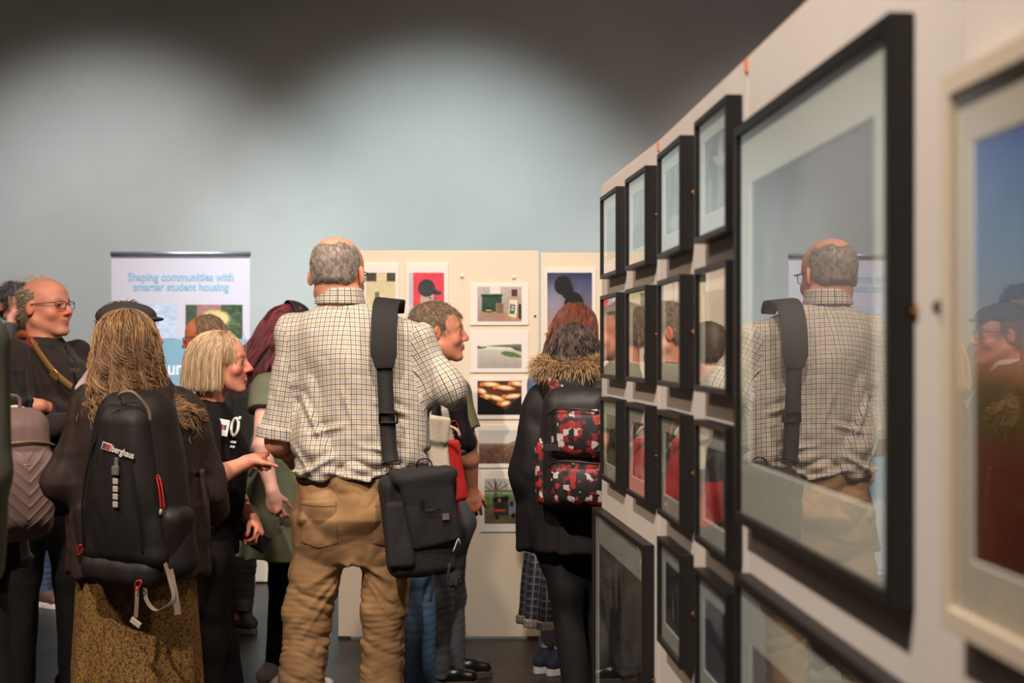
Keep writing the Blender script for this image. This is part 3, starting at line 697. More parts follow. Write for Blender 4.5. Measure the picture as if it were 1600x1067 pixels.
class Person:
    def __init__(s, X, Y, yaw, H=1.75, label='', group=None, skin=SKIN, build=1.0, face=None, vox=.006):
        s.k = H / 1.75; k = s.k; s.H = H; s.skin = skin; s.face = face or {}; s.vox = vox; s.b = build
        s.yaw = math.radians(yaw); s.loc = np.array([X, Y, 0.0])
        s.root = tag(empty('person', s.loc, s.yaw), label, 'person', group)
        c, sn = math.cos(s.yaw), math.sin(s.yaw); s.R = np.array([[c, -sn, 0], [sn, c, 0], [0, 0, 1]])
        s.J = dict(head=(0, .02, H - .120 * k), neck=(0, -.015, 1.475 * k), chest=(0, 0, 1.30 * k), waist=(0, 0, 1.08 * k), pelvis=(0, 0, .94 * k))
        for n, m in (('R', 1), ('L', -1)):
            s.J.update({'sh' + n: (m * .175 * k, -.01, 1.405 * k), 'el' + n: (m * .235 * k, -.03, 1.115 * k), 'wr' + n: (m * .235 * k, .07, .88 * k),
                        'hi' + n: (m * .09 * k, 0, .90 * k), 'kn' + n: (m * .105 * k, .02, .49 * k), 'an' + n: (m * .11 * k, -.015, .085 * k)})
        s.hk = k ** .6; s.turn = 0; s.tilt = 0; s.roll = 0; s.fg = {}
        s.foot = {'R': 8, 'L': -8}
    def W(s, px, py, Z): return s.l(P(px, py, Z))
    def l(s, p): return s.R.T @ (np.asarray(p, float) - s.loc)
    def w(s, p): return s.R @ np.asarray(p, float) + s.loc
    def headR(s): return rotm(math.radians(-s.tilt), math.radians(s.roll), math.radians(s.turn))
    def hpt(s, q):
        return (s.headR() @ (np.asarray(q, float).T * s.hk)).T + np.array(s.J['head'])
    def hq(s, p): return ((np.asarray(p) - np.array(s.J['head'])) @ s.headR()) / s.hk
    def head_prim(s, fn=None, r=.16):
        R = s.headR(); c = np.array(s.J['head']); hk = s.hk; fn = fn or (lambda x, y, z: head_sdf(x, y, z, s.face))
        def f(x, y, z):
            x = (x - c[0]) / hk; y = (y - c[1]) / hk; z = (z - c[2]) / hk
            X = R[0][0] * x + R[1][0] * y + R[2][0] * z; Y = R[0][1] * x + R[1][1] * y + R[2][1] * z; Z = R[0][2] * x + R[1][2] * y + R[2][2] * z
            return fn(X, Y, Z) * hk
        return (f, c - r, c + r)
    def hand(s, side, D=None, Nrm=None, curl=.35, spread=.06, thumb=None, point=False):
        """hand beyond the wrist: D finger direction, Nrm palm normal (towards which the fingers curl)"""
        J = s.J; w = np.array(J['wr' + side]); e = np.array(J['el' + side]); k = s.k * .97
        D = (w - e) if D is None else np.array(D, float); D = D / np.linalg.norm(D)
        m = 1 if side == 'R' else -1
        Nrm = np.array((-m, 0, 0.) if Nrm is None else Nrm, float); Nrm -= D * (Nrm @ D); Nrm /= np.linalg.norm(Nrm)
        S = np.cross(D, Nrm) * m          # towards the thumb side
        if thumb is not None and S @ np.array(thumb) < 0: S = -S
        pr = []
        pal = w + D * .050 * k
        Rm = np.stack([S, Nrm, D], 1)
        pr.append(ell(pal, (.040 * k, .016 * k, .052 * k), Rm) + (.012,))
        pr.append(cap(w, w + D * .03 * k, .024 * k, .022 * k) + (.02,))
        L = (.072, .080, .074, .058)
        for i in range(4):
            b = w + D * (.088 - .004 * abs(i - 1)) * k + S * (.030 - .0195 * i) * k
            c = curl * (1 + .12 * i)
            if point and i == 0: c = .1
            p = b - D * .02 * k; a = 0; r = (.0088, .0088, .0084, .0076)[i] * k
            for j, fr in enumerate((.45, .30, .25)):
                a += c * (1.0, 1.25, .8)[j]
                dr = D * math.cos(a) + Nrm * math.sin(a) + S * spread * (1.2 - i * .8)
                dr /= np.linalg.norm(dr); q = p + dr * (L[i] * fr * k + (.02 * k if j == 0 else 0))
                pr.append(cap(p, q, r, r * .9) + (.0035 if j else .006,)); p = q; r *= .92
        b = w + D * .022 * k + S * .022 * k + Nrm * .004 * k
        d1 = D * .62 + S * .62 + Nrm * .45; d1 /= np.linalg.norm(d1); q = b + d1 * .040 * k
        d2 = D * .85 + S * .25 + Nrm * .5; d2 /= np.linalg.norm(d2); q2 = q + d2 * .030 * k; q3 = q2 + (d2 + Nrm * .3) * .022 * k
        pr += [cap(b, q, .0125 * k, .0105 * k) + (.012,), cap(q, q2, .0098 * k, .009 * k) + (.004,), cap(q2, q3, .009 * k, .0078 * k) + (.003,)]
        s.fg[side] = dict(palm=pal, thumb=q3, D=D, N=Nrm, S=S)
        return pr
    def body(s, hands=('R', 'L'), handargs={}, extra=[], cuts=[]):
        J, k, b = s.J, s.k, s.b; pr = []
        hd = np.array(J['head']); nk = np.array(J['neck'])
        pr.append(s.head_prim() + (0,))
        base = s.hpt((0, -.022, -.045))
        pr.append(cap(base, nk, .054 * s.hk * getattr(s, 'nw', 1), .060 * k * b ** .5 * getattr(s, 'nw', 1)) + (.02,))
        pr.append(loft([(*np.array(J['pelvis'])[:2], .84 * k, .13 * k, .085 * k), (*np.array(J['waist'])[:2], J['waist'][2], .12 * k, .085 * k),
                        (*np.array(J['chest'])[:2], J['chest'][2], .135 * k, .085 * k), (nk[0], nk[1], 1.43 * k, .08 * k, .055 * k)], capr=.03) + (.03,))
        for sd in 'RL':
            sh, el, wr, hi, kn, an = (np.array(J[n + sd], float) for n in ('sh', 'el', 'wr', 'hi', 'kn', 'an'))
            pr += [cap(nk - (0, 0, .03), sh, .035 * k, .040 * k) + (.03,), cap(sh, el, .042 * k, .038 * k) + (.02,), cap(el, el + (wr - el) * .35, .037 * k, .038 * k) + (.02,), cap(el + (wr - el) * .35, wr, .038 * k, .0245 * k) + (.015,)]
            pr += [cap(hi, kn, .065 * k, .045 * k) + (.03,), cap(kn, an, .045 * k, .032 * k) + (.02,)]
            f = math.radians(s.foot[sd]); toe = an + np.array([math.sin(f) * .12, math.cos(f) * .12, -.045]) * k
            pr.append(cap(an - (0, 0, .02), toe, .032 * k, .022 * k) + (.02,))
            if sd in hands: pr += s.hand(sd, **handargs.get(sd, {}))
        F = Field(pr + [e for e in extra], s.vox, pad=.02)
        V, Q = F.mesh()
        q = s.hq(V); c = np.tile(np.array(s.skin, float), (len(V), 1))
        hm = (np.linalg.norm(q, axis=1) < .16) & (q[:, 2] > -.125)
        c[hm] = head_color(q[hm], s.skin, s.face)
        c *= (1 + .05 * vnoise(V[:, 0] * 40, V[:, 1] * 40, V[:, 2] * 40))[:, None]
        for sd in s.fg:   # redder knuckles and fingertips
            d = np.linalg.norm(V - (s.fg[sd]['palm'] + s.fg[sd]['D'] * .06), axis=1); m = np.clip(1.2 - d / .06, 0, .5)[:, None]
            c = c * (1 - m) + c * np.array([1.02, .82, .78]) * m
        o = np_mesh('body', V, Q, M_skin, s.root, colors=srgb(np.clip(c, 0, 255)))
        if s.face.get('eyes', True):
            for m in (-1, 1):
                n1 = 10; th, ph = np.meshgrid(np.linspace(0, math.pi, 11), np.linspace(0, 2 * math.pi, 17)[:-1], indexing='ij')
                v = np.stack([np.sin(th) * np.cos(ph), np.cos(th), np.sin(th) * np.sin(ph)], -1).reshape(-1, 3)
                g = s.face.get('gaze', 0); cc = np.tile(np.array((214, 200, 192.)), (len(v), 1)); cc[v[:, 1] > .80] = s.face.get('iris', (70, 84, 96)); cc[v[:, 1] > .95] = (14, 12, 12)
                v = v @ rotm(0, 0, math.radians(g)).T * .0128 + np.array((m * .0305, .0765, -.0005))
                i = np.arange(11 * 16).reshape(11, 16); Fq = np.stack([i[:-1], i[1:], np.roll(i, -1, 1)[1:], np.roll(i, -1, 1)[:-1]], -1).reshape(-1, 4)
                np_mesh('eye', s.hpt(v), Fq, M_eye, s.root, colors=srgb(cc))
        return o
    # -------------------------------------------------------------- clothes
    def mesh(s, name, prims, m, k=.03, vox=None, cuts=(), disp=None, subs=(), colors=None, uvf=None, parent=None, band=.03, seam=None):
        F = Field(prims, vox or s.vox, k=k)
        for p in subs: F.sub(p, .006)
        for c in cuts: F.cut(*c)
        if disp is not None: F.disp(disp, band)
        V, Q = F.mesh()
        uv = None
        if uvf is not None:
            cen = V[Q].mean(1); sel, fns = uvf(cen); uv = np.zeros((len(Q), 4, 2))
            for i, fn in enumerate(fns):
                mk = sel == i; uv[mk] = np.stack(fn(V[Q[mk]].reshape(-1, 3)), -1).reshape(-1, 4, 2)
            uv = uv.reshape(-1, 2)
        col_ = None
        if colors is not None: col_ = srgb(np.clip(colors(V), 0, 255))
        return np_mesh(name, V, Q, m, parent or s.root, colors=col_, uv=uv)
    def patch(s, name, prims, m, off, planes, disp=None, k=.03, vox=None, parent=None, uvf=None):
        """a piece laid over cloth: the same surface raised by off and cut by planes"""
        F = Field(prims, vox or s.vox, k=k)
        if disp is not None: F.disp(disp)
        F.S -= off; F.S = np.maximum(F.S, -(F.S + off * 2 + .008))
        for c in planes: F.cut(*c)
        V, Q = F.mesh()
        return np_mesh(name, V, Q, m, parent or s.root)
    def torso(s, a=1.0, bd=1.0, top=1.47, hem=.86, belly=0, hemw=None, slope=1.0, bust=0, e=2.3):
        """clothed torso stations; a widens, bd deepens"""
        J, k = s.J, s.k; b = s.b; pv, wa, ch, nk = (np.array(J[n], float) for n in ('pelvis', 'waist', 'chest', 'neck'))
        hw = hemw or 1.0
        st = [(pv[0], pv[1], hem * k, .178 * a * b * k * hw, .122 * bd * b * k * hw), (pv[0], pv[1], .96 * k, .178 * a * b * k, .125 * bd * b * k),
              (wa[0], wa[1] + belly * .5, wa[2], .160 * a * b * k, .118 * bd * b * k + belly * .5),
              (wa[0] * .5 + ch[0] * .5, wa[1] * .5 + ch[1] * .5 + bust * .4, 1.20 * k, .166 * a * b * k, .118 * bd * b * k + bust * .4),
              (ch[0], ch[1] + bust * .5, ch[2], .176 * a * b * k, .122 * bd * b * k + bust * .5), (ch[0] * .5 + nk[0] * .5, ch[1] * .5 + nk[1] * .5, 1.385 * k, .165 * a * b * k, .098 * bd * b * k),
              (nk[0], nk[1], 1.445 * k, .105 * k * b, .070 * k * b), (nk[0], nk[1], top * k, .066 * k, .060 * k)]
        pr = [loft(st, e=e, capr=.01) + (.03,)]
        for sd in 'RL':
            sh = np.array(J['sh' + sd], float)
            pr.append(cap(nk + (0, -.005, -.045 * k), sh, .050 * k * b, .052 * k * b * a) + (.05,))
        return pr
    def sleeves(s, r=(.062, .056, .046, .040), to=1.0, sides='RL', upto='wr'):
        J, k = s.J, s.k; pr = []
        for sd in sides:
            sh, el, wr = (np.array(J[n + sd], float) for n in ('sh', 'el', 'wr'))
            if upto == 'upper':
                pr.append(capcut(sh, sh + (el - sh) * to, r[0] * k, r[1] * k) + (.03,))
            else:
                pr.append(cap(sh, el, r[0] * k, r[1] * k) + (.03,))
                pr.append(capcut(el, el + (wr - el) * to, r[2] * k, r[3] * k) + (.02,))
        return pr
    def trousers(s, m, name='trousers', r=(.098, .080, .062, .056), top=.98, hem=.05, bunch=0, amp=.004, a=1.0, flare=0, vox=None, color=None, seed=0, flat=False):
        J, k, b = s.J, s.k, s.b; pv, wa = np.array(J['pelvis']), np.array(J['waist'])
        pr = [loft([(pv[0], pv[1] - .005, .83 * k, .150 * b * k * a, .108 * b * k * a), (pv[0], pv[1] - .012, .90 * k, .172 * b * k * a, .128 * b * k * a), (pv[0], pv[1], top * k, .160 * b * k * a, .118 * b * k * a)], e=2.3, capr=.01) + (.05,)]
        for sd in 'RL':
            hi, kn, an = (np.array(J[n + sd], float) for n in ('hi', 'kn', 'an'))
            pr.append(cap(hi - (0, 0, .01), kn, r[0] * b * k, r[1] * k) + (.05,))
            an2 = kn + (an - kn) * ((J['kn' + sd][2] - hem * k) / (J['kn' + sd][2] - an[2]))
            pr.append(capcut(kn, an2, r[1] * k, (r[3] + flare) * k) + (.03,))
        zk = .49 * k
        def disp(x, y, z):
            w = np.clip((zk + .10 - z) / .12, 0, 1) * np.clip((z - .02) / .02, 0, 1)
            th = fbm(x * 7, y * 7, z * 3 + seed, 2)
            d = 0
            if bunch: d = -bunch * w * (np.abs(np.sin(z * 3.14159 / .034 + 2.2 * th + 6 * x)) - .5) * (.6 + .4 * np.abs(vnoise(x * 9, y * 9, z * 9 + 3)))
            n = vnoise(x * 9 + z * 5, y * 9 + z * 5, z * 7 + seed)
            d = d + amp * (1 - 2.2 * np.abs(n)) * (1 - .6 * w) + amp * .6 * vnoise(x * 22, y * 22, z * 9)
            # drag lines from the crotch
            cz = z - .80 * k; dg = np.sin((cz * .8 + np.abs(x) * 1.1) * 60 + 2 * th) * np.exp(-(cz / .10) ** 2)
            return d + amp * .5 * dg
        return s.mesh(name, pr, m, vox=vox, disp=disp, colors=(lambda V: np.tile(color, (len(V), 1))) if color is not None else None)
    def shoes(s, m, sole, kind='shoe', name='shoe', L=.27, sole_h=.03, high=0, tip=None):
        for sd in 'RL':
            an = np.array(s.J['an' + sd], float); f = math.radians(s.foot[sd]); k = s.k
            D = np.array([math.sin(f), math.cos(f), 0]); S = np.array([D[1], -D[0], 0]); base = np.array([an[0], an[1], 0]) - D * .055 * k
            R = np.stack([S, D, (0, 0, 1)], 1); Lk = L * k
            mid = base + D * Lk * .42
            pr = [cap(base + (0, 0, .055), base + D * Lk * .55 + (0, 0, .052), .036 * k, .040 * k) + (.02,), cap(base + D * Lk * .55 + (0, 0, .048), base + D * (Lk * .82) + (0, 0, .040), .041 * k, .034 * k) + (.02,),
                  cap(base + D * .03 + (0, 0, .07), base + D * .045 + (0, 0, .10 + high), .040 * k, .042 * k) + (.02,)]
            o = s.mesh(name, pr, m, vox=.006, cuts=[((0, 0, sole_h * .8), (0, 0, -1)), ((0, 0, .115 + high), (0, 0, 1))], parent=s.root)
            g = []
            n = 24; pts = []
            for i in range(n):
                a = i / n * 2 * math.pi; u = math.cos(a); v = math.sin(a)
                wd = .046 * k * (1 - .18 * (v < 0) * 1.0) * (1 if abs(v) < .7 else .95)
                pts.append((u * abs(u) ** -.25 * wd if abs(u) > 1e-6 else 0, v * abs(v) ** -.15 * (Lk / 2 + .012) if abs(v) > 1e-6 else 0))
            MB().prism(pts, mid + (0, 0, .001), S, D, (0, 0, 1), sole_h).build('sole', sole, o, bevel=.004)
    def glasses(s, m=None, w=.024, h=.018, lens=True, r=.0016):
        m = m or M_black; g = MB(); L = MB(); y = .104
        for sx in (-1, 1):
            pts = []
            for i in range(20):
                a = i / 20 * 2 * math.pi; u = math.cos(a); v = math.sin(a)
                pts.append((sx * .032 + abs(u) ** .6 * np.sign(u) * w, y - .010 * (abs(sx * .032 + u * w) / .05) ** 2, .000 + abs(v) ** .6 * np.sign(v) * h))
            g.tube(s.hpt(pts), r, 6, closed=True)
            if lens:
                q = [s.hpt(p) for p in pts]; q2 = [s.hpt((p[0], p[1] - .0012, p[2])) for p in pts]; n = len(q)
                L.raw(q + q2, [tuple(range(n))[::-1] if sx < 0 else tuple(range(n))[::-1], tuple(range(n, 2 * n))] + [(i, (i + 1) % n, n + (i + 1) % n, n + i) for i in range(n)])
            g.tube(s.hpt([(sx * (.032 + w), y - .012, .010), (sx * .075, .080, .010), (sx * .082, .0, .010), (sx * .080, -.02, -.006)]), r * 1.2, 6)
        g.tube(s.hpt([(-.009, y, .004), (0, y + .003, .007), (.009, y, .004)]), r, 6)
        o = g.build('glasses', m, s.root, smooth=True)
        if lens: L.build('lens', M_lens, o)
        return o
def strand_mesh(name, paths, radius, colors, m, parent, sides=3):
    """paths (N,S,3); radius (S,) or scalar; colors (N,3) sRGB or (N,S,3)"""
    N_, S_, _ = paths.shape
    T = np.gradient(paths, axis=1); T /= np.linalg.norm(T, axis=2)[..., None] + 1e-9
    ref = np.array([.3, .2, 1.0]); A = np.cross(T, ref); A /= np.linalg.norm(A, axis=2)[..., None] + 1e-9; B = np.cross(T, A)
    r = np.broadcast_to(radius, (S_,))[None, :, None]
    V = np.stack([paths + r * (math.cos(a) * A + math.sin(a) * B) for a in np.arange(sides) * 2 * math.pi / sides], 2)
    idx = np.arange(N_ * S_ * sides).reshape(N_, S_, sides)
    F = np.stack([idx[:, :-1], np.roll(idx, -1, 2)[:, :-1], np.roll(idx, -1, 2)[:, 1:], idx[:, 1:]], -1).reshape(-1, 4)
    c = np.asarray(colors, float); c = np.broadcast_to(c[:, None] if c.ndim == 2 else c, (N_, S_, 3))
    c = np.repeat(c[:, :, None], sides, 2).reshape(-1, 3)
    return np_mesh(name, V.reshape(-1, 3), F, m, parent, colors=srgb(np.clip(c, 0, 255)))
def fall(s, roots, length, n, part=(0, .02, .13), grav=1.0, solids=(), thick=.006, curl=0, curlk=40, seed=0, drift=(0, 0, 0), spread=.0, clump=6, stiff=.6, guides=0, gclump=.75):
    """hair strands starting at unit-head points, combed away from the parting, falling outside head and body ellipsoids"""
    rng = np.random.default_rng(seed); N_ = len(roots)
    c = s.hpt((0, -.018, .034)); R = s.headR(); ra = (np.array([.074, .094, .082]) + thick) * s.hk
    ur = (roots - (0, -.018, .034)) / (.074, .094, .082); p = (ur * (ra - .004 + .004 * rng.random((N_, 1)))) @ R.T + c
    v = p - s.hpt(part); v -= (v * 1).min() * 0; v[:, 2] *= .3; v /= np.linalg.norm(v, axis=1)[:, None] + 1e-6
    L = np.broadcast_to(length, (N_,)); st = (L / n)[:, None]
    out = [p.copy()]
    G = np.array([drift[0], drift[1], -grav])
    jit = rng.normal(0, 1, (N_, 3)) * spread
    for i in range(1, n):
        v = v * stiff + (G + jit) * (1 - stiff); v /= np.linalg.norm(v, axis=1)[:, None] + 1e-9
        p = p + v * st
        q = (p - c) @ R / ra; d = np.linalg.norm(q, axis=1); m = d < 1
        q[m] /= d[m][:, None]; p2 = (q * ra) @ R.T + c; p = np.where(m[:, None], p2, p)
        for (ec, er) in solids:
            q = (p - ec) / er; d = np.linalg.norm(q, axis=1); m = d < 1; q[m] /= d[m][:, None]; p = np.where(m[:, None], q * er + ec, p)
        out.append(p.copy()); 
        dv = p - out[-2]; v = dv / (np.linalg.norm(dv, axis=1)[:, None] + 1e-9)
    A = np.stack(out, 1)
    if guides:
        gi = rng.choice(N_, guides, replace=False); D2 = ((roots[:, None] - roots[gi][None]) ** 2).sum(2); near = D2.argmin(1)
        t = np.linspace(0, 1, n)[None, :, None]; cl = gclump * np.clip(t * 1.5, 0, 1)
        A = A + (A[gi][near] - A) * cl
        if curl:
            ph = rng.random(guides)[near] * 6.28 + rng.normal(0, .12, N_); kk = curlk * (.8 + .4 * rng.random(guides))[near]; am0 = curl * (.6 + .8 * rng.random(guides))[near]
            tt = t[..., 0]; am = am0[:, None] * np.clip(tt * 1.5 - .2, 0, 1); w = ph[:, None] + tt * L[:, None] * kk[:, None]
            A[..., 0] += am * np.cos(w); A[..., 1] += am * np.sin(w) * .7; A[..., 2] += am * .25 * np.sin(2 * w)
            curl = 0
    if curl:
        t = np.linspace(0, 1, n)[None, :]; ang = np.arctan2(roots[:, 0], -roots[:, 1])
        ph = np.floor(ang * clump) * 2.1 + rng.normal(0, .35, N_) + np.floor(roots[:, 2] * 40) * 1.3
        am = curl * np.clip(t * 1.6 - .25, 0, 1) * (1 + .3 * rng.normal(0, 1, N_))[:, None]
        w = ph[:, None] + t * L[:, None] * curlk * (1 + .12 * np.sin(ph * 3))[:, None]
        A[..., 0] += am * np.cos(w); A[..., 1] += am * np.sin(w) * .8; A[..., 2] += am * .3 * np.sin(w * 1.3)
    return A
def scalp_roots(n, seed, zmin=-.02, back=-.055, front=.05, top=1.0, hl0=.055):
    """random points over the hair-bearing part of a unit head"""
    rng = np.random.default_rng(seed); out = []
    while len(out) < n:
        v = rng.normal(0, 1, 3); v /= np.linalg.norm(v)
        q = np.array([0, -.018, .034]) + v * np.array([.074, .094, .082])
        lim = zmin if q[1] > back else back
        hl = hl0 + .035 * (q[1] > front)                                       # hairline over the forehead
        if q[1] > .03 and q[2] < hl: continue
        if q[1] <= .03 and q[2] < (-.045 if q[1] < -.03 else .0): continue
        out.append(q)
    return np.array(out)
def tone(n, a, b, seed, bias=1.0):
    t = np.random.default_rng(seed).random(n) ** bias
    return np.array(a) * (1 - t[:, None]) + np.array(b) * t[:, None]
def short_hair(s, a, b, n=2600, ln=.022, seed=0, mass=.007, lift=.35, rad=.0007, hl=.062, low=-.045, side=.0, bald=None, part=(0, -.02, .15), density_top=1.0, drift=(0, 0, 0)):
    """close-cropped hair: a thin mass over the scalp and short combed strands"""
    def msk(x, y, z):
        zlow = np.where(y > .028, hl, np.where(y > -.012, side, np.where(y < -.045, low, side + (low - side) * (-.012 - y) / .033)))
        m = zlow - z + 0 * x
        if bald is not None: m = np.maximum(m, bald(x, y, z))
        return m
    def f(x, y, z):
        ax = np.abs(x)
        d = np.minimum(s_ell(ax, y, z, (0, -.018, .034), (.074, .094, .082)), s_ell(ax, y, z, (0, .028, .040), (.062, .060, .055)))
        d = smin(d, s_ell(ax, y, z, (0, -.03, -.02), (.066, .072, .06)), .02) - mass
        n_ = vnoise(x * 110, y * 110, z * 60) * .0015
        return smax(d + n_, msk(x, y, z) * .8 + vnoise(x * 70, y * 70, z * 30) * .005, .014)
    V, Q = Field([s.head_prim(f)], .005).mesh()
    q = s.hq(V); nn = vnoise(q[:, 0] * 160, q[:, 1] * 160, q[:, 2] * 90)
    t = np.clip(.35 + .5 * nn, 0, 1)[:, None]
    o = np_mesh('hair', V, Q, M_hairm, s.root, colors=srgb(np.clip((np.array(a) * (1 - t) + np.array(b) * t) * .92, 0, 255)))
    rng = np.random.default_rng(seed); idx = rng.integers(0, len(V), n)
    q0 = q[idx] + rng.normal(0, .0015, (n, 3))
    keep = (np.linalg.norm((q0 - (0, -.018, .034)) / (.074, .094, .082), axis=1) > .97)
    q0 = q0[keep]; n = len(q0)
    nr = (q0 - (0, -.018, .034)) / np.array((.074, .094, .082)) ** 2; nr /= np.linalg.norm(nr, axis=1)[:, None]
    cb = q0 - np.array(part); cb -= nr * (cb * nr).sum(1)[:, None]; cb /= np.linalg.norm(cb, axis=1)[:, None] + 1e-9
    d = cb * (1 - lift) + nr * lift + rng.normal(0, .18, (n, 3)) + np.array(drift); d /= np.linalg.norm(d, axis=1)[:, None]
    l = ln * (.6 + .8 * rng.random(n))
    pa = np.stack([q0 - nr * .002 + d * (l * t)[:, None] - nr * ((t ** 2) * l * .25)[:, None] for t in (0, .35, .7, 1)], 1)
    strand_mesh('hair_strands', s.hpt(pa.reshape(-1, 3)).reshape(pa.shape), np.array([1, 1, .8, .2]) * rad * s.hk, tone(n, a, b, seed), M_hair, o)
    return o
def wrinkle(amp=.005, f=6, seed=0, dirv=(0, 0, 1), st=.35, fine=.4):
    """cloth folds: ridged noise stretched along dirv"""
    def g(x, y, z):
        q = [x, y, z]; a = [f * (1 - (1 - st) * abs(d)) for d in dirv]
        n = vnoise(x * a[0] + seed, y * a[1] + seed * .7, z * a[2] + .8 * (x + y) * f * .5)
        n2 = vnoise(x * a[0] * 2.3 + 7, y * a[1] * 2.3 + seed, z * a[2] * 2.3)
        return amp * ((1 - 2.4 * np.abs(n)) * .7 + fine * (1 - 2.4 * np.abs(n2)))
    return g
# ------------------------------------------------------------------ the man in the checked shirt
def check_material():
    m = bpy.data.materials.new('checked_shirt'); m.use_nodes = True; nt = m.node_tree; N = nt.nodes; L = nt.links; b = N['Principled BSDF']
    b.inputs['Roughness'].default_value = .8; b.inputs['Specular IOR Level'].default_value = .2; b.inputs['Sheen Weight'].default_value = .1
    uv = N.new('ShaderNodeUVMap'); uv.uv_map = 'UVMap'; sp = N.new('ShaderNodeSeparateXYZ'); L.new(uv.outputs[0], sp.inputs[0])
    def mth(op, a, b_=None, clamp=False):
        n = N.new('ShaderNodeMath'); n.operation = op; n.use_clamp = clamp
        for i, v in enumerate((a, b_)):
            if v is None: continue
            if isinstance(v, (int, float)): n.inputs[i].default_value = v
            else: L.new(v, n.inputs[i])
        return n.outputs[0]
    per = .0335
    def lines(c, ph, wdt):
        f = mth('FRACT', mth('ADD', mth('DIVIDE', c, per), ph + 100.0)); d = mth('ABSOLUTE', mth('SUBTRACT', f, .5))
        return mth('LESS_THAN', d, wdt / per / 2)
    def mixc(f, c1, c2):
        n = N.new('ShaderNodeMix'); n.data_type = 'RGBA'; L.new(f, n.inputs[0])
        for i, v in ((6, c1), (7, c2)):
            if isinstance(v, tuple): n.inputs[i].default_value = tuple(srgb(v)) + (1,)
            else: L.new(v, n.inputs[i])
        return n.outputs[2]
    base = (216, 202, 184); c = base
    for ax in (0, 1):
        cc = sp.outputs[ax]
        c = mixc(mth('MULTIPLY', lines(cc, .25, .0075), .36), c, (172, 146, 96))      # broad ochre band
        c = mixc(mth('MULTIPLY', lines(cc, .75, .0075), .38), c, (120, 132, 138))      # broad grey blue band
    for ax in (0, 1):
        cc = sp.outputs[ax]
        c = mixc(mth('MULTIPLY', lines(cc, 0.0, .0029), .85), c, (40, 38, 56))
        c = mixc(mth('MULTIPLY', lines(cc, 0.5, .0026), .82), c, (44, 42, 60))
    L.new(c, b.inputs['Base Color'])
    return m
M_check = check_material()
def torso_uv(s, regions):
    """regions: list of ('t',) or ('s', side): returns a uvf for Person.mesh"""
    J = {k: np.array(v, float) for k, v in s.J.items()}
    def cyl(a, b, off):
        ax = (b - a) / np.linalg.norm(b - a); ref = np.array([0, 1.0, 0]); u = np.cross(ax, ref); u /= np.linalg.norm(u); v = np.cross(ax, u)
        def f(p):
            q = p - a; return np.arctan2(q @ v, q @ u) * .060, q @ ax + off
        return f
    def dist(p, a, b):
        ab = b - a; t = np.clip((p - a) @ ab / (ab @ ab), 0, 1); return np.linalg.norm(p - a - t[:, None] * ab, axis=1)
    fns = [lambda p: (np.where(np.abs(p[:, 0]) > 9, 0, p[:, 0] + .22 * (p[:, 1]) * np.sign(p[:, 0])), p[:, 2] + .25 * p[:, 1])]
    segs = []
    for sd in regions:
        a, e, w_ = J['sh' + sd], J['el' + sd], J['wr' + sd]; l = np.linalg.norm(e - a)
        fns.append(cyl(a, e, 0)); segs.append((a + (e - a) * .1, e)); fns.append(cyl(e, w_, l)); segs.append((e, w_))
    tw = .150 * s.k * s.b
    def uvf(c):
        dt = np.hypot(np.maximum(np.abs(c[:, 0]) - tw, 0) , 0 * c[:, 0]) + .038
        ds = [dt] + [dist(c, a, b) for a, b in segs]
        return np.argmin(np.stack(ds), 0), fns
    return uvf

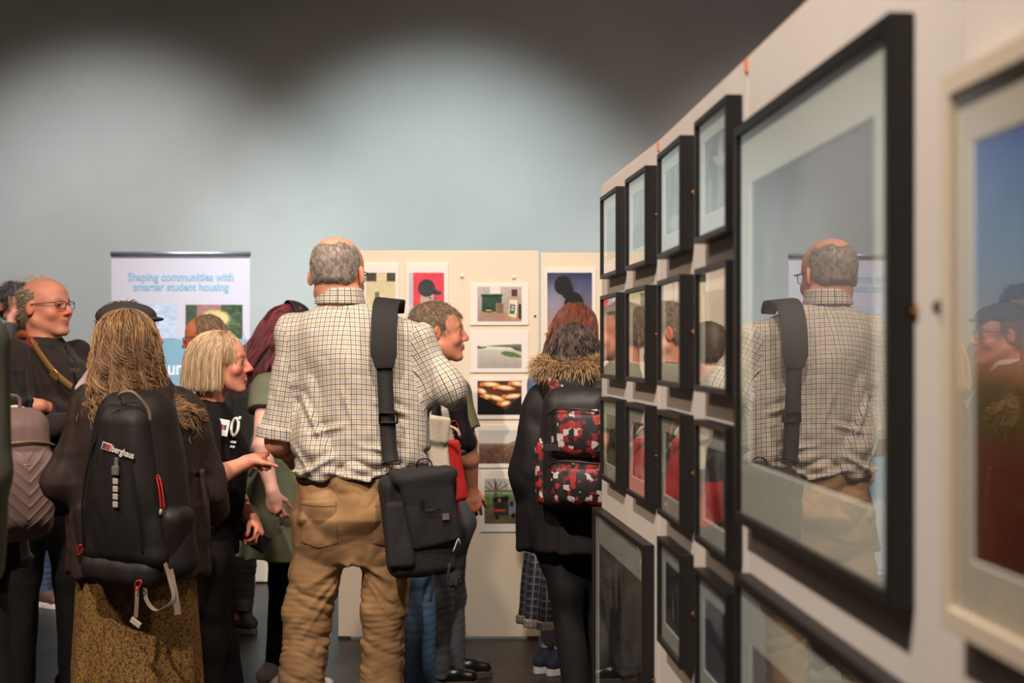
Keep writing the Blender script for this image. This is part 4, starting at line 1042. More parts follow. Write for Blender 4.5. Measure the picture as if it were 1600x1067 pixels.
def checked_man():
    Z = 4.85
    s = Person(-.548, Z, 0, 1.825, 'grey-haired man from behind in a checked shirt, tan trousers, black bag strap', skin=(208, 146, 118), build=1.13, vox=.0055,
               face={'brow': (120, 110, 104), 'eyes': True, 'jaw': 1.06})
    J = s.J; W = s.W
    J['head'] = W(528, 430, Z + .01); s.turn = -13; s.tilt = 3; s.hk = 1.12; s.nw = 1.16
    J['neck'] = W(532, 474, Z); J['neck'][1] = -.01
    J['chest'] = W(556, 560, Z); J['waist'] = W(562, 680, Z); J['pelvis'] = W(556, 770, Z)
    J['shL'] = W(458, 528, Z); J['elL'] = W(433, 690, Z - .01); J['wrL'] = W(452, 712, Z + .23)
    J['shR'] = W(655, 530, Z); J['elR'] = W(692, 606, Z - .02); J['wrR'] = W(655, 622, Z + .22)
    J['hiL'] = W(507, 800, Z); J['hiR'] = W(606, 800, Z)
    J['knL'] = W(481, 950, Z); J['anL'] = W(462, 1165, Z - .02); J['knR'] = W(600, 950, Z); J['anR'] = W(596, 1165, Z - .02)
    s.body(handargs={'L': dict(curl=.5), 'R': dict(curl=.6, Nrm=(0, 0, 1))})
    # hair: grey crop round a thin reddish crown
    bald = lambda x, y, z: .8 * (z - .070 - .45 * np.abs(x) + .38 * (y + .03))
    short_hair(s, (112, 96, 84), (196, 186, 176), n=9000, ln=.007, seed=2, mass=.0012, lift=.4, rad=.0005, hl=.055, low=-.030, side=-.0, bald=bald)
    s.glasses(h=.016)
    k = s.k
    # shirt
    Zt = lambda py: W(0, py, Z)[2]
    nk, ch, wa, pv = J['neck'], J['chest'], J['waist'], J['pelvis']
    st = [(pv[0] + .01, pv[1] - .0, Zt(748), .236, .178), (pv[0] + .012, 0, Zt(715), .238, .174), (wa[0], 0, Zt(665), .225, .160), (ch[0] + .01, 0, Zt(610), .222, .152), (ch[0] + .0, 0, Zt(560), .222, .146),
          (ch[0] - .005, -.0, Zt(520), .205, .128), (nk[0] + .03, -.01, Zt(492), .150, .100), (nk[0], -.01, Zt(470), .080, .075), (nk[0], -.01, Zt(462), .066, .066)]
    pr = [loft(st, e=2.4, capr=.006) + (.02,)]
    pr += [cap(nk + (0, -.005, -.055), J['shL'] + (0, 0, -.0), .055, .060) + (.05,), cap(nk + (.01, -.005, -.055), J['shR'], .055, .062) + (.05,)]
    pr += [capcut(J['shL'], J['elL'] + (-.002, 0, .012), .066, .070) + (.03,)]
    pr += [cap(J['shR'], J['elR'], .068, .066) + (.03,), cap(J['elR'], J['wrR'], .064, .052) + (.03,)]
    def disp(x, y, z):
        n = vnoise(x * 8 + 3, y * 8, z * 5 + x * 4); n2 = vnoise(x * 9 - z * 9, y * 7, z * 16 + x * 8 + 2); n3 = vnoise(x * 26, y * 26, z * 18)
        low = np.clip((1.16 - z) / .12, 0, 1) * np.clip((z - 1.00) / .05, .25, 1)
        d = .016 * (1 - 2.6 * np.abs(n)) * (1 - low * .5) + low * .018 * (1 - 2.8 * np.abs(n2)) + .0022 * (1 - 2 * np.abs(n3))
        # long pulled creases across the small of the back
        for (x0, z0, x1, z1, a) in ((-.10, 1.05, .17, .985, .010), (-.17, 1.02, -.02, 1.10, .008), (-.05, 1.02, .20, .93, .007), (.02, 1.13, .18, 1.10, .006), (-.14, 1.16, .02, 1.20, .006), (.08, 1.28, .21, 1.22, .006), (-.16, 1.30, -.06, 1.10, .006), (-.19, 1.13, -.10, 1.01, .007), (.05, 1.01, .21, 1.06, .007), (-.02, 1.33, .04, 1.16, .005)):
            t = np.clip(((x - x0) * (x1 - x0) + (z - z0) * (z1 - z0)) / ((x1 - x0) ** 2 + (z1 - z0) ** 2), 0, 1)
            dd = np.hypot(x - x0 - t * (x1 - x0), z - z0 - t * (z1 - z0)); d = d - a * 1.5 * np.exp(-(dd / .008) ** 2) * (y < 0) * np.sin(t * 3.1)
            d = d + a * 1.1 * np.exp(-((dd - .02) / .012) ** 2) * (y < 0) * np.sin(t * 3.1)
        return d
    sh = s.mesh('shirt', pr, M_check, disp=disp, uvf=torso_uv(s, 'LR'), vox=.005)
    # collar, cuff and yoke seam
    cl = [loft([(nk[0], nk[1], Zt(476), .088, .088), (nk[0] - .002, nk[1], Zt(451), .080, .080)], e=2.0, capr=.005)]
    s.mesh('collar', cl, M_check, vox=.004, uvf=lambda c: (np.zeros(len(c), int), [lambda p: (np.arctan2(p[:, 0] - nk[0], p[:, 1]) * .07, p[:, 2])]), parent=sh, disp=wrinkle(.0015, 14, 3))
    a = J['shL']; b = J['elL'] + (-.002, 0, .006); ax = (b - a) / np.linalg.norm(b - a)
    c0 = b - ax * .045
    s.mesh('cuff', [capcut(c0, b, .0735, .0735)], M_check, vox=.005, cuts=[(c0, -ax)], uvf=lambda c: (np.zeros(len(c), int), [lambda p: (np.arctan2(p[:, 0] - b[0], p[:, 1] - b[1]) * .06, (p - a) @ ax)]), parent=sh, disp=wrinkle(.003, 12, 5))
    # trousers
    M_tan = mat('tan_cotton', (156, 120, 82), .8, spec=.2, nscale=6, namp=.06, bump=.12, bscale=140)
    g = []
    hL, hR, kL, kR, aL, aR = (J[n] for n in ('hiL', 'hiR', 'knL', 'knR', 'anL', 'anR'))
    g.append(loft([(pv[0], 0, Zt(880), .10, .10), (pv[0], -.0, Zt(850), .200, .128), (pv[0] + .004, -.012, Zt(805), .207, .152), (pv[0] + .006, -.005, Zt(760), .203, .148), (pv[0] + .006, 0, Zt(728), .198, .142)], e=2.5, capr=.006) + (.03,))
    g += [cap(hL + (0, 0, -.04), kL, .108, .082) + (.045,), cap(hR + (0, 0, -.04), kR, .106, .074) + (.045,), capcut(kL, aL, .082, .076) + (.03,), capcut(kR, aR, .074, .072) + (.03,)]
    def dt(x, y, z):
        th = fbm(x * 6, y * 6, z * 2.5, 2); w_ = np.clip((.73 - z) / .16, 0, 1)
        d = -.0030 * w_ * (np.abs(np.sin(z * 3.14159 / .022 + 4.6 * th + 10 * x)) - .5) * (.25 + 1.6 * np.abs(vnoise(x * 12, y * 12, z * 14 + 3)))
        d = d + .0042 * w_ * (1 - 2.6 * np.abs(vnoise(x * 7 + z * 3, y * 7, z * 24 + x * 10 + 1)))
        d = d + .010 * (1 - w_) * (1 - 2.6 * np.abs(vnoise(x * 7 + z * 6, y * 6, z * 8 - x * 5 + 1))) + .0035 * (1 - 2.2 * np.abs(vnoise(x * 20 - z * 10, y * 20, z * 16 + 4)))
        # folds running up to the crotch and the hips
        cx = x - pv[0]; cz = z - .735
        for a0, sg in ((.55, 1), (1.05, 1), (1.5, 1)):
            l = cz + a0 * np.abs(cx); d = d - .006 * np.exp(-(l / .012) ** 2) * np.exp(-((np.abs(cx) - .08) / .08) ** 2)
        return d
    tr = s.mesh('trousers', g, M_tan, disp=dt, vox=.005)
    # back pockets with stitched outline, waistband, belt, seat seam
    def pocket(cx, cz, wd, ht):
        tl = -.10
        pl = [((cx - wd / 2, 0, cz), (-1, 0, .03)), ((cx + wd / 2, 0, cz), (1, 0, .03)), ((cx, 0, cz + ht / 2), (-.10, 0, 1)), ((cx - wd / 2, 0, cz - ht * .34), (-.28, 0, -1)), ((cx + wd / 2, 0, cz - ht * .34), (.28, 0, -1)), ((0, .0, 0), (0, 1, 0))]
        o = s.patch('back_pocket', g, M_tan, .0028, pl, disp=dt, vox=.004, parent=tr)
        pl2 = pl[:2] + [pl[2], ((cx, 0, cz + ht / 2 - .020), (0, 0, -1)), pl[5]]
        s.patch('pocket_hem', g, M_tan, .0045, pl2, disp=dt, vox=.004, parent=o)
    p1 = W(506, 815, Z); pocket(p1[0], p1[2], .128, .175)
    p2 = W(618, 815, Z); pocket(p2[0], p2[2], .12, .175)
    M_belt = mat('brown_leather_belt', (52, 38, 30), .5)
    zb = Zt(742); s.mesh('belt', [loft([(pv[0] + .006, 0, zb - .017, .208, .152), (pv[0] + .006, 0, zb + .017, .206, .151)], e=2.5, capr=.004)], M_belt, vox=.005)
    q = MB(); 
    s.shoes(mat('brown_shoe_leather', (84, 58, 40), .45), mat('rubber_sole', (30, 28, 28), .7))
    # ---- messenger bag and its strap
    Zb = Z - .22
    t = empty('messenger_bag', P(655, 815, Zb)); tag(t, 'black canvas shoulder bag with flap hanging at the checked-shirt man\'s hip', 'bag')
    M_canv = mat('black_bag_canvas', (27, 23, 22), .82, bump=.25, bscale=180, nscale=5, namp=.12)
    s2 = Person.__new__(Person); s2.root = t; s2.vox = .005; o0 = np.array(t.location)
    def wl(px, py, Z_): return P(px, py, Z_) - o0
    pxm = Zb / FPX
    R = rotm(0, math.radians(-3), math.radians(12))
    bag = s2.mesh('bag_body', [rbox((.0, .02, -.015), (.118, .060, .165), .035, R, taper=-.04, bulge=.012)], M_canv, disp=wrinkle(.006, 9, 4), vox=.005)
    fl = [rbox(R @ np.array((.032, -.058, .045)), (.088, .020, .125), .018, R @ rotm(.10, math.radians(-8), 0), taper=-.02), rbox(R @ np.array((.02, .0, .155)), (.108, .078, .022), .02, R)]
    s2.mesh('flap', fl, M_canv, disp=wrinkle(.005, 11, 8), vox=.005, parent=bag)
    s2.mesh('side_pocket', [rbox(R @ np.array((-.072, -.040, -.03)), (.045, .022, .11), .018, R)], M_canv, disp=wrinkle(.004, 12, 2), vox=.005, parent=bag)
    M_zip = mat('zip_black', (20, 18, 18), .3)
    g = MB(); z0 = R @ np.array((.0, -.086, .045)); g.tube([z0 + R @ np.array((u, 0, 0)) for u in (0, .03, .06)], .0025, 6); g.build('zip', M_zip, bag, smooth=True)
    MB().box(R @ np.array((.075, -.082, .02)), (.011, .002, .010), R).build('woven_label', mat('grey_label', (92, 84, 80), .8), bag)
    g = MB(); g.box(R @ np.array((.0, -.088, .070)), (.005, .003, .011), R); g.build('zip_puller', M_zip, bag)
    g = MB(); g.tube(spline([wl(708, 862, Zb - .07), wl(716, 842, Zb - .07), wl(719, 850, Zb - .06)], 8), .0022, 6); g.build('pale_cord', mat('pale_cord', (206, 196, 178), .8), bag, smooth=True)
    for pts in (((703, 880), (700, 910), (712, 915), (716, 900), (719, 912)), ((676, 888), (677, 910), (672, 940))):
        g = MB(); g.ribbon(spline([wl(a, b, Zb - .02) for a, b in pts], 14), (1, 0, 0), .010, .002); g.build('hanging_strap', M_strap, bag, smooth=True)
    M_ring = mat('black_metal', (22, 20, 20), .3, metal=.6)
    g = MB()
    for (cx, cy, r) in ((613, 748, 12), (663, 727, 12)):
        c0 = wl(cx, cy, Zb + .03 - .02); rr = r * pxm
        q = [c0 + np.array((math.cos(a) * rr, .002 * math.sin(a * 2), math.sin(a) * rr * .9)) for a in np.linspace(0, 2 * math.pi, 20, endpoint=False)]
        m_ = MB(); m_.tube(q, .0028, 6, closed=True); m_.build('ring', M_ring, bag, smooth=True)
    for a, b in (((664, 738), (655, 765)), ((613, 760), (608, 778))):
        g = MB(); g.ribbon([wl(a[0], a[1], Zb + .01), wl(b[0], b[1], Zb + .01)], (1, 0, 0), .03, .004); g.build('loop', M_strap, bag)
    # strap over the shoulder
    yb = Z - .165
    pts = [wl(628, 590, Z + .14), wl(624, 520, Z + .12), wl(619, 482, Z + .06), wl(612, 471, Z - .01), wl(604, 476, Z - .085), wl(601, 500, Z - .135), wl(600, 540, Z - .158), wl(601, 580, Z - .162), wl(604, 640, Z - .168), wl(608, 700, Z - .175), wl(611, 722, Z - .185)]
    P2 = spline(pts, 60); g = MB(); g.ribbon(P2[24:], (1, .1, 0), np.full(36, 25 * pxm), .004)
    st_ = g.build('shoulder_strap', M_strap, t, smooth=True)
    g = MB(); wdt = np.concatenate([np.linspace(.050, .082, 6), np.full(22, .086), np.linspace(.086, .060, 4)]); g.ribbon(P2[10:42] + np.array((0, -.006, .004)), (1, .12, -.1), wdt, .012); g.build('shoulder_pad', mat('pad_black', (24, 19, 18), .8, bump=.1, bscale=200), st_, smooth=True, bevel=.002)
    g = MB(); c0 = wl(607, 653, Z - .178); g.box(c0 + (0, 0, .016), (.030, .005, .003)); g.box(c0 - (0, 0, .016), (.030, .005, .003)); g.box(c0 - (.029, 0, 0), (.003, .005, .018)); g.box(c0 + (.029, 0, 0), (.003, .005, .018)); g.build('slider_buckle', M_ring, st_, bevel=.001)
    g = MB(); c0 = wl(611, 722, Z - .19); g.tube([c0 + np.array((a, 0, b)) for a, b in ((-.030, .006), (-.030, -.006), (.030, -.006), (.030, .006))], .003, 6); g.tube([c0 - (0, 0, .006), c0 - (0, 0, .045)], .0055, 8); g.build('swivel_hook', M_ring, st_, smooth=True)
checked_man()

# ------------------------------------------------------------------ the woman with long wavy hair, brown jacket and black backpack
M_shoe = mat('brown_walking_shoe', (78, 52, 42), .6); M_sole = mat('dark_sole', (30, 27, 26), .7); M_wsole = mat('white_sole', (214, 210, 204), .6)
def acc(loc, vox=.005):
    """a thing of its own, placed in the world: returns (builder, world-to-local)"""
    t = Person.__new__(Person); t.root = empty('x', loc); t.vox = vox; o = np.array(loc, float)
    return t, (lambda px, py, Z: P(px, py, Z) - o)
def wavy_woman():
    Z = 4.4
    s = Person(*P(214, 0, Z)[:2], -24, 1.60, 'woman with long wavy light-brown hair, brown jacket and mustard skirt, seen from behind', skin=(204, 150, 126), vox=.008, face={'eyes': False})
    J, W, k = s.J, s.W, s.k
    J['head'] = W(203, 548, Z); J['neck'] = W(212, 600, Z)
    J['shL'] = W(148, 640, Z + .02); J['elL'] = W(104, 752, Z + .0); J['wrL'] = W(150, 800, Z + .20)
    J['shR'] = W(284, 646, Z + .06); J['elR'] = W(316, 760, Z + .14); J['wrR'] = W(330, 800, Z + .32)
    s.tilt = 4
    s.body(handargs={'L': dict(curl=.5), 'R': dict(curl=.5)})
    M_j = mat('brown_padded_jacket', (50, 37, 33), .62, spec=.3, nscale=4, namp=.12, bump=.08, bscale=120)
    zc = lambda py: W(0, py, Z)[2]
    st = [(0, 0, zc(898), .235, .17), (0, .0, zc(850), .235, .17), (0, 0, zc(770), .215, .155), (0, 0, zc(690), .205, .145), (0, 0, zc(640), .175, .115), (0, 0, zc(612), .10, .09), (0, 0, zc(598), .085, .08)]
    pr = [loft(st, e=2.3, capr=.01) + (.03,)]
    for a in 'LR': pr += [cap(J['neck'] - (0, 0, .04), J['sh' + a], .055, .066) + (.05,), cap(J['sh' + a], J['el' + a], .074, .074) + (.03,), capcut(J['el' + a], J['wr' + a], .072, .055) + (.03,)]
    def dj(x, y, z):
        return wrinkle(.016, 8, 5)(x, y, z) - .0022 * np.exp(-(np.abs(((z - .02 * np.sin(x * 9)) / .10) % 1 - .5) * .10 / .010) ** 2)
    jk = s.mesh('jacket', pr, M_j, disp=dj)
    s.mesh('collar', [loft([(J['neck'][0], 0, zc(612), .088, .080), (J['neck'][0], 0, zc(586), .078, .075)], capr=.01)], M_j, parent=jk, vox=.006, disp=wrinkle(.004, 12, 2))
    # skirt with a tiny floral print
    M_sk = bpy.data.materials.new('mustard_floral'); M_sk.use_nodes = True; nt = M_sk.node_tree; N = nt.nodes; L = nt.links; b = N['Principled BSDF']; b.inputs['Roughness'].default_value = .8
    tc = N.new('ShaderNodeTexCoord'); no = N.new('ShaderNodeTexNoise'); no.inputs['Scale'].default_value = 120; no.inputs['Detail'].default_value = 3; L.new(tc.outputs['Object'], no.inputs[0])
    r = N.new('ShaderNodeValToRGB'); e = r.color_ramp.elements; r.color_ramp.interpolation = 'CONSTANT'
    e[0].position = 0; e[0].color = tuple(srgb((66, 44, 26))) + (1,); e[1].position = .44; e[1].color = tuple(srgb((112, 80, 30))) + (1,); q = e.new(.53); q.color = tuple(srgb((138, 100, 38))) + (1,); q = e.new(.62); q.color = tuple(srgb((84, 58, 28))) + (1,)
    L.new(no.outputs[0], r.inputs[0]); vo = N.new('ShaderNodeTexVoronoi'); vo.inputs['Scale'].default_value = 70; L.new(tc.outputs['Object'], vo.inputs[0])
    lt = N.new('ShaderNodeMath'); lt.operation = 'LESS_THAN'; lt.inputs[1].default_value = .17; L.new(vo.outputs['Distance'], lt.inputs[0])
    mx = N.new('ShaderNodeMix'); mx.data_type = 'RGBA'; L.new(lt.outputs[0], mx.inputs[0]); L.new(r.outputs[0], mx.inputs[6]); mx.inputs[7].default_value = tuple(srgb((176, 104, 84))) + (1,); L.new(mx.outputs[2], b.inputs['Base Color'])
    sk = [loft([(0, .0, .16, .205, .20), (0, .0, .45, .20, .18), (0, 0, .72, .192, .155), (0, 0, .90, .17, .13)], e=2.2, mod=lambda a, z: 1 + (.045 * np.sin(a * 9 + 2 * np.sin(z * 4)) + .02 * np.sin(a * 17)) * np.clip((.85 - z) / .4, 0, 1))]
    s.mesh('skirt', sk, M_sk, disp=wrinkle(.009, 5, 3, st=.2), vox=.008)
    s.shoes(M_shoe, M_sole, high=.03)
    # hair
    rt = scalp_roots(4200, 4); rng = np.random.default_rng(5)
    sol = [(np.array(J['neck']) - (0, .0, .12), np.array((.22, .15, .10)))]
    ln = .13 + .05 * rng.random(len(rt)) + .14 * np.clip(rt[:, 0] / .05, 0, 1) + np.clip(rt[:, 2], 0, .1) * .9
    A = fall(s, rt, ln, 40, part=(.0, .05, .15), solids=sol, thick=.015, curl=.023, curlk=62, seed=3, spread=.06, guides=100, gclump=.80, drift=(.10, -.05, 0))
    t = np.linspace(0, 1, 40)[None, :, None]; c0 = tone(len(rt), (52, 34, 22), (120, 84, 54), 6)[:, None]; c1 = tone(len(rt), (88, 56, 32), (200, 154, 100), 7)[:, None]
    cc = c0 * (1 - t ** .8) + c1 * t ** .8
    r2 = scalp_roots(500, 41); A2 = fall(s, r2, (.14 + .09 * rng.random(500) + .12 * np.clip(r2[:, 0] / .05, 0, 1)), 40, part=(.0, .05, .15), solids=sol, thick=.022, curl=.010, curlk=70, seed=9, spread=.08, clump=9, drift=(.08, 0, 0))
    hm = s.mesh('hair', [s.head_prim(lambda x, y, z: s_ell(x, y, z, (0, -.022, .030), (.084, .104, .094)), .2)] + [loft([(0 + J['head'][0], -.085, J['head'][2] - .25, .085, .030), (J['head'][0], -.07, J['head'][2] - .1, .095, .05), (J['head'][0], -.03, J['head'][2] + .02, .08, .07)], capr=.02)], M_hairm,
        vox=.006, disp=lambda x, y, z: .006 * vnoise(x * 45, y * 45, z * 10), colors=lambda V: np.array((92, 64, 40)) * (1 + .35 * vnoise(V[:, 0] * 90, V[:, 1] * 90, V[:, 2] * 9))[:, None])
    strand_mesh('hair_strands', A, np.concatenate([[.0012] * 36, [.0010, .0008, .0006, .0003]]), cc, M_hair, hm)
    strand_mesh('loose_strands', A2, .0006, tone(500, (150, 108, 66), (226, 180, 122), 2), M_hair, hm)
    # ---- backpack
    c = P(214, 757, Z - .24); t, wl = acc(tuple(c)); t.root.name = 'backpack'
    tag(t.root, 'black hiking backpack with white lettering and red cords on the wavy-haired woman\'s back', 'backpack')
    M_b = mat('black_ripstop', (29, 24, 22), .6, spec=.4, bump=.15, bscale=220, nscale=4, namp=.1); M_b2 = mat('dark_brown_nylon', (38, 28, 26), .55, spec=.4, bump=.1, bscale=150)
    R = rotm(math.radians(4), math.radians(3), math.radians(-20)); h = .28
    def rl(*q): return R @ np.array(q, float)
    M3 = R
    main = t.mesh('main_compartment', [rbox((0, 0, 0), (.150, .085, .275), .07, R, taper=.34, bulge=.03)], M_b, disp=wrinkle(.005, 8, 3))
    t.mesh('front_panel', [rbox(rl(.012, -.075, .010), (.115, .045, .235), .05, R, taper=.34, bulge=.02)], M_b, disp=wrinkle(.005, 10, 6), parent=main)
    for sx in (-1, 1): t.mesh('side_pocket', [rbox(rl(sx * .130, -.020, -.145), (.045, .062, .105), .04, R @ rotm(0, sx * .16, 0), taper=-.05)], M_b2, disp=wrinkle(.006, 12, 4 + sx), parent=main)
    t.mesh('base_panel', [rbox(rl(.0, -.035, -.235), (.135, .085, .050), .045, R)], M_b, disp=wrinkle(.005, 12, 9), parent=main)
    g = MB()
    for sx in (-1, 1):
        g.tube(spline([rl(sx * .10, -.117, -.17), rl(sx * .095, -.128, -.05), rl(sx * .070, -.130, .09), rl(sx * .035 + .01, -.115, .20), rl(.012, -.10, .235)], 24), .003, 6)
    g.build('seam_piping', mat('dark_piping', (22, 18, 18), .5), main, smooth=True)
    MB().tube(spline([rl(.01, -.075, .245), rl(.01, -.10, .275), rl(.055, -.10, .285), rl(.085, -.07, .235), rl(.088, -.065, .20)], 20), .005, 6).build('grab_loop', mat('taupe_webbing', (128, 112, 98), .8), main, smooth=True)
    M_wt = mat('white_print', (226, 218, 206), .6); M_red = mat('red_cord', (206, 40, 34), .5); M_grey = mat('grey_webbing', (176, 166, 152), .7)
    yaw = -20
    def on(x, z, y=-.135): return rl(x, y, z)
    p = on(.050, .118, -.1395); tx = text('lettering', 'berghaus', *p, .026, M_wt, main, w=.074, off=.0004); tx.rotation_euler = (Matrix(R.tolist()) @ Matrix.Rotation(math.radians(12), 3, 'Y') @ Matrix.Rotation(math.radians(83), 3, 'X')).to_euler()
    Rb = R @ rotm(math.radians(-7), math.radians(12), 0); pb = on(-.006, .130, -.137)
    MB().box(pb, (.016, .0010, .0105), Rb).build('logo_frame', M_wt, main, bevel=.0008)
    MB().box(pb + Rb @ np.array((-.007, -.0012, 0)), (.0064, .0008, .0084), Rb).build('logo_grey', mat('logo_grey', (70, 66, 68), .6), main)
    MB().box(pb + Rb @ np.array((.007, -.0012, 0)), (.0064, .0008, .0084), Rb).build('logo_red', mat('logo_red', (176, 44, 46), .6), main)
    g = MB()
    for i in range(4): g.box(on(.030, .035 - i * .022, -.146), (.0085, .0025, .0085), R)
    g.build('daisy_chain', M_grey, main, bevel=.002)
    g = MB().box(on(.030, .066, -.146), (.011, .004, .013), R); g.box(on(.030, .090, -.142), (.006, .003, .012), R); g.build('buckle', mat('clear_buckle', (150, 146, 142), .25, metal=.5), main, bevel=.002)
    g = MB()
    for dx in (0, .010): g.tube(spline([on(.125 + dx, .045, -.085), on(.136 + dx, .01, -.088), on(.140 + dx, -.045, -.085)], 10), .0022, 6)
    g.tube(spline([on(.125, .045, -.085), on(.130, .052, -.088), on(.135, .045, -.085)], 8), .0022, 6); g.build('cord', M_red, main, smooth=True)
    MB().tube([on(.14, -.045, -.085), on(.138, -.062, -.085)], [.004, .005], 8).build('cord_lock', M_grey, main, smooth=True)
    for (x, z, y) in ((-.115, -.185, -.105), (.095, -.262, -.125)):
        MB().tube(spline([on(x - .012, z - .012, y), on(x - .006, z + .012, y - .006), on(x + .012, z + .016, y - .006), on(x + .004, z - .004, y - .006), on(x - .010, z - .016, y)], 16), .0022, 6, closed=True).build('cord', M_red, main, smooth=True)
    MB().box(on(-.075, .0, -.112), (.0015, .002, .030), R).build('zip', M_grey, main)
    g = MB(); g.ribbon(spline([on(.07, -.25, -.10), on(.078, -.30, -.11), on(.074, -.36, -.11)], 10), (1, 0, 0), .011, .0015); g.build('hanging_strap', mat('taupe_webbing', (128, 112, 98)), main)
    g = MB(); g.box(on(.074, -.375, -.11), (.018, .003, .009), R @ rotm(0, .5, 0)); g.build('strap_end', M_grey, main, bevel=.002)
    g = MB(); g.ribbon(spline([on(.10, -.22, -.09), on(.10, -.30, -.10), on(.14, -.335, -.10), on(.185, -.30, -.09), on(.165, -.24, -.08), on(.15, -.20, -.08)], 26), (1, .3, 0), .011, .0015); g.build('waist_belt', mat('taupe_webbing', (128, 112, 98)), main)
    g = MB(); g.ribbon(spline([on(.16, -.22, -.07), on(.185, -.29, -.08), on(.195, -.345, -.08)], 10), (1, .3, 0), .018, .0015); g.build('hanging_strap', mat('taupe_webbing', (128, 112, 98)), main)
    for sx in (-1, 1):
        a = t.root.location; q = lambda px, py, Z_: wl(px, py, Z_)
        x0 = (194, 246)[sx > 0]
        g = MB(); pts = spline([q(x0 + sx * 6, 720, Z - .02), q(x0 + sx * 10, 655, Z - .17), q(x0 + sx * 10, 624, Z - .14), q(x0 + sx * 6, 606, Z - .04), q(x0 + sx * 2, 620, Z + .08)], 30); g.ribbon(pts, (1, 0, 0), .055, .012); g.build('shoulder_strap', M_b2, main, smooth=True)
wavy_woman()

# ------------------------------------------------------------------ the blonde woman with the phone
def blonde_woman():
    Z = 5.0
    s = Person(*P(322, 0, Z)[:2], -88, 1.52, 'smiling blonde woman in a black T-shirt with name badge, pointing and holding a phone', skin=(216, 146, 120), vox=.004,
               face={'smile': 1.2, 'open': 1.0, 'nose': 1.15, 'lips': (186, 70, 64), 'brow': (150, 112, 78), 'jaw': .92, 'iris': (80, 96, 110)})
    J, W, k = s.J, s.W, s.k
    s.hk = .93; J['head'] = W(344, 566, Z); s.turn = 3; s.tilt = -1
    J['neck'] = W(326, 632, Z); J['chest'] = W(330, 715, Z); J['waist'] = W(328, 800, Z); J['pelvis'] = W(322, 850, Z)
    J['shR'] = W(316, 668, Z - .16); J['elR'] = W(322, 750, Z - .27); J['wrR'] = W(386, 722, Z - .17)
    J['shL'] = W(334, 668, Z + .16); J['elL'] = W(362, 768, Z + .12); J['wrL'] = W(393, 812, Z - .02)
    J['hiR'] = W(322, 875, Z - .09); J['hiL'] = W(322, 875, Z + .09); J['knR'] = W(328, 1010, Z - .09); J['knL'] = W(340, 1010, Z + .10); J['anR'] = W(322, 1180, Z - .10); J['anL'] = W(362, 1180, Z + .14)
    D = s.l(P(425, 706, Z - .12)) - s.l(P(386, 722, Z - .17)); ph = s.l(P(400, 842, Z - .04))
    s.body(handargs={'R': dict(D=D, Nrm=(.15, -.1, -1), curl=1.45, point=False, spread=.0, thumb=(0, 0, 1)), 'L': dict(D=s.l(P(414, 840, Z - .07)) - J['wrL'], Nrm=(.5, -.1, -.8), curl=.75, thumb=(1, 0, .3))})
    M_t = mat('black_jersey', (18, 16, 16), .85, spec=.2, nscale=5, namp=.1, bump=.1, bscale=200)
    pr = s.torso(a=.98, bd=1.05, top=1.455, hem=.84, bust=.035, belly=.01)
    pr += s.sleeves(r=(.066, .062, 0, 0), upto='upper', to=.80, sides='R') + s.sleeves(r=(.064, .055, 0, 0), upto='upper', to=.95, sides='L')
    sh = s.mesh('t_shirt', pr, M_t, disp=wrinkle(.006, 7, 2), vox=.006)
    s.trousers(mat('black_trousers', (24, 21, 22), .85, spec=.2), r=(.100, .082, .085, .10), top=.99, amp=.006, flare=.0, vox=.008)
    s.shoes(M_black, M_sole)
    # badge and white emblem on the chest
    M_w = mat('white_print2', (232, 228, 224), .6)
    c = s.l(P(349, 668, Z - .155)); R = rotm(math.radians(-8), math.radians(8), math.radians(62)); b = MB().box(c, (.022, .002, .028), R).build('name_badge', M_w, sh, bevel=.001)
    MB().box(c + R @ np.array((-.006, -.0025, .002)), (.006, .0005, .008), R).build('badge_mark', mat('logo_red2', (190, 60, 60), .6), b)
    MB().box(c + R @ np.array((.008, -.0025, .002)), (.006, .0005, .008), R).build('badge_mark', mat('grey_label', (92, 84, 80)), b)
    c = s.l(P(367, 667, Z - .12)); R = rotm(math.radians(-10), 0, math.radians(40)); q = [c + R @ np.array((math.cos(a) * .022, 0, math.sin(a) * .030)) for a in np.linspace(0, 2 * math.pi, 24, endpoint=False)]
    MB().tube(q, .0052, 8, closed=True).tube([c + R @ np.array((.016, 0, .022)), c + R @ np.array((.026, 0, .036))], .005, 6).build('printed_emblem', M_w, sh, smooth=True)
    for i, (wd) in enumerate((.018, .014)): MB().box(c + R @ np.array((.006, -.002, -.052 - i * .016)), (wd, .001, .004), R).build('printed_line', M_w, sh)
    # bob
    rng = np.random.default_rng(8)
    hp = [s.head_prim(lambda x, y, z: smax(smin(s_ell(x, y, z, (0, -.020, .034), (.078, .096, .086)), s_ell(x, y, z, (0, -.032, -.040), (.079, .064, .080)), .04), np.minimum(np.maximum(y - .002 - .30 * (z + .02), -(.056 - z)), 9), .012), .2)]
    hm = s.mesh('hair', hp, M_hairm, vox=.005, disp=lambda x, y, z: .002 * vnoise(x * 90, y * 90, z * 8), cuts=[(s.hpt((0, 0, -.105)), (0, 0, -1), .01)], colors=lambda V: np.array((172, 134, 88)) * (1 + .22 * vnoise(V[:, 0] * 160, V[:, 1] * 160, V[:, 2] * 8))[:, None])
    rt = scalp_roots(6000, 9, front=.2, hl0=.060); fr = rt[:, 1] > .02
    rf = rt[fr]; rf = rf[(rf[:, 2] > .055)]; rb = rt[~fr]
    kw = dict(part=(.01, .03, .15), seed=4, spread=.03, stiff=.72)
    A1 = fall(s, rf, .052 + (rf[:, 2] - .05) * .7 + .02 * rng.random(len(rf)), 22, thick=.010, drift=(0, -.05, 0), **kw)
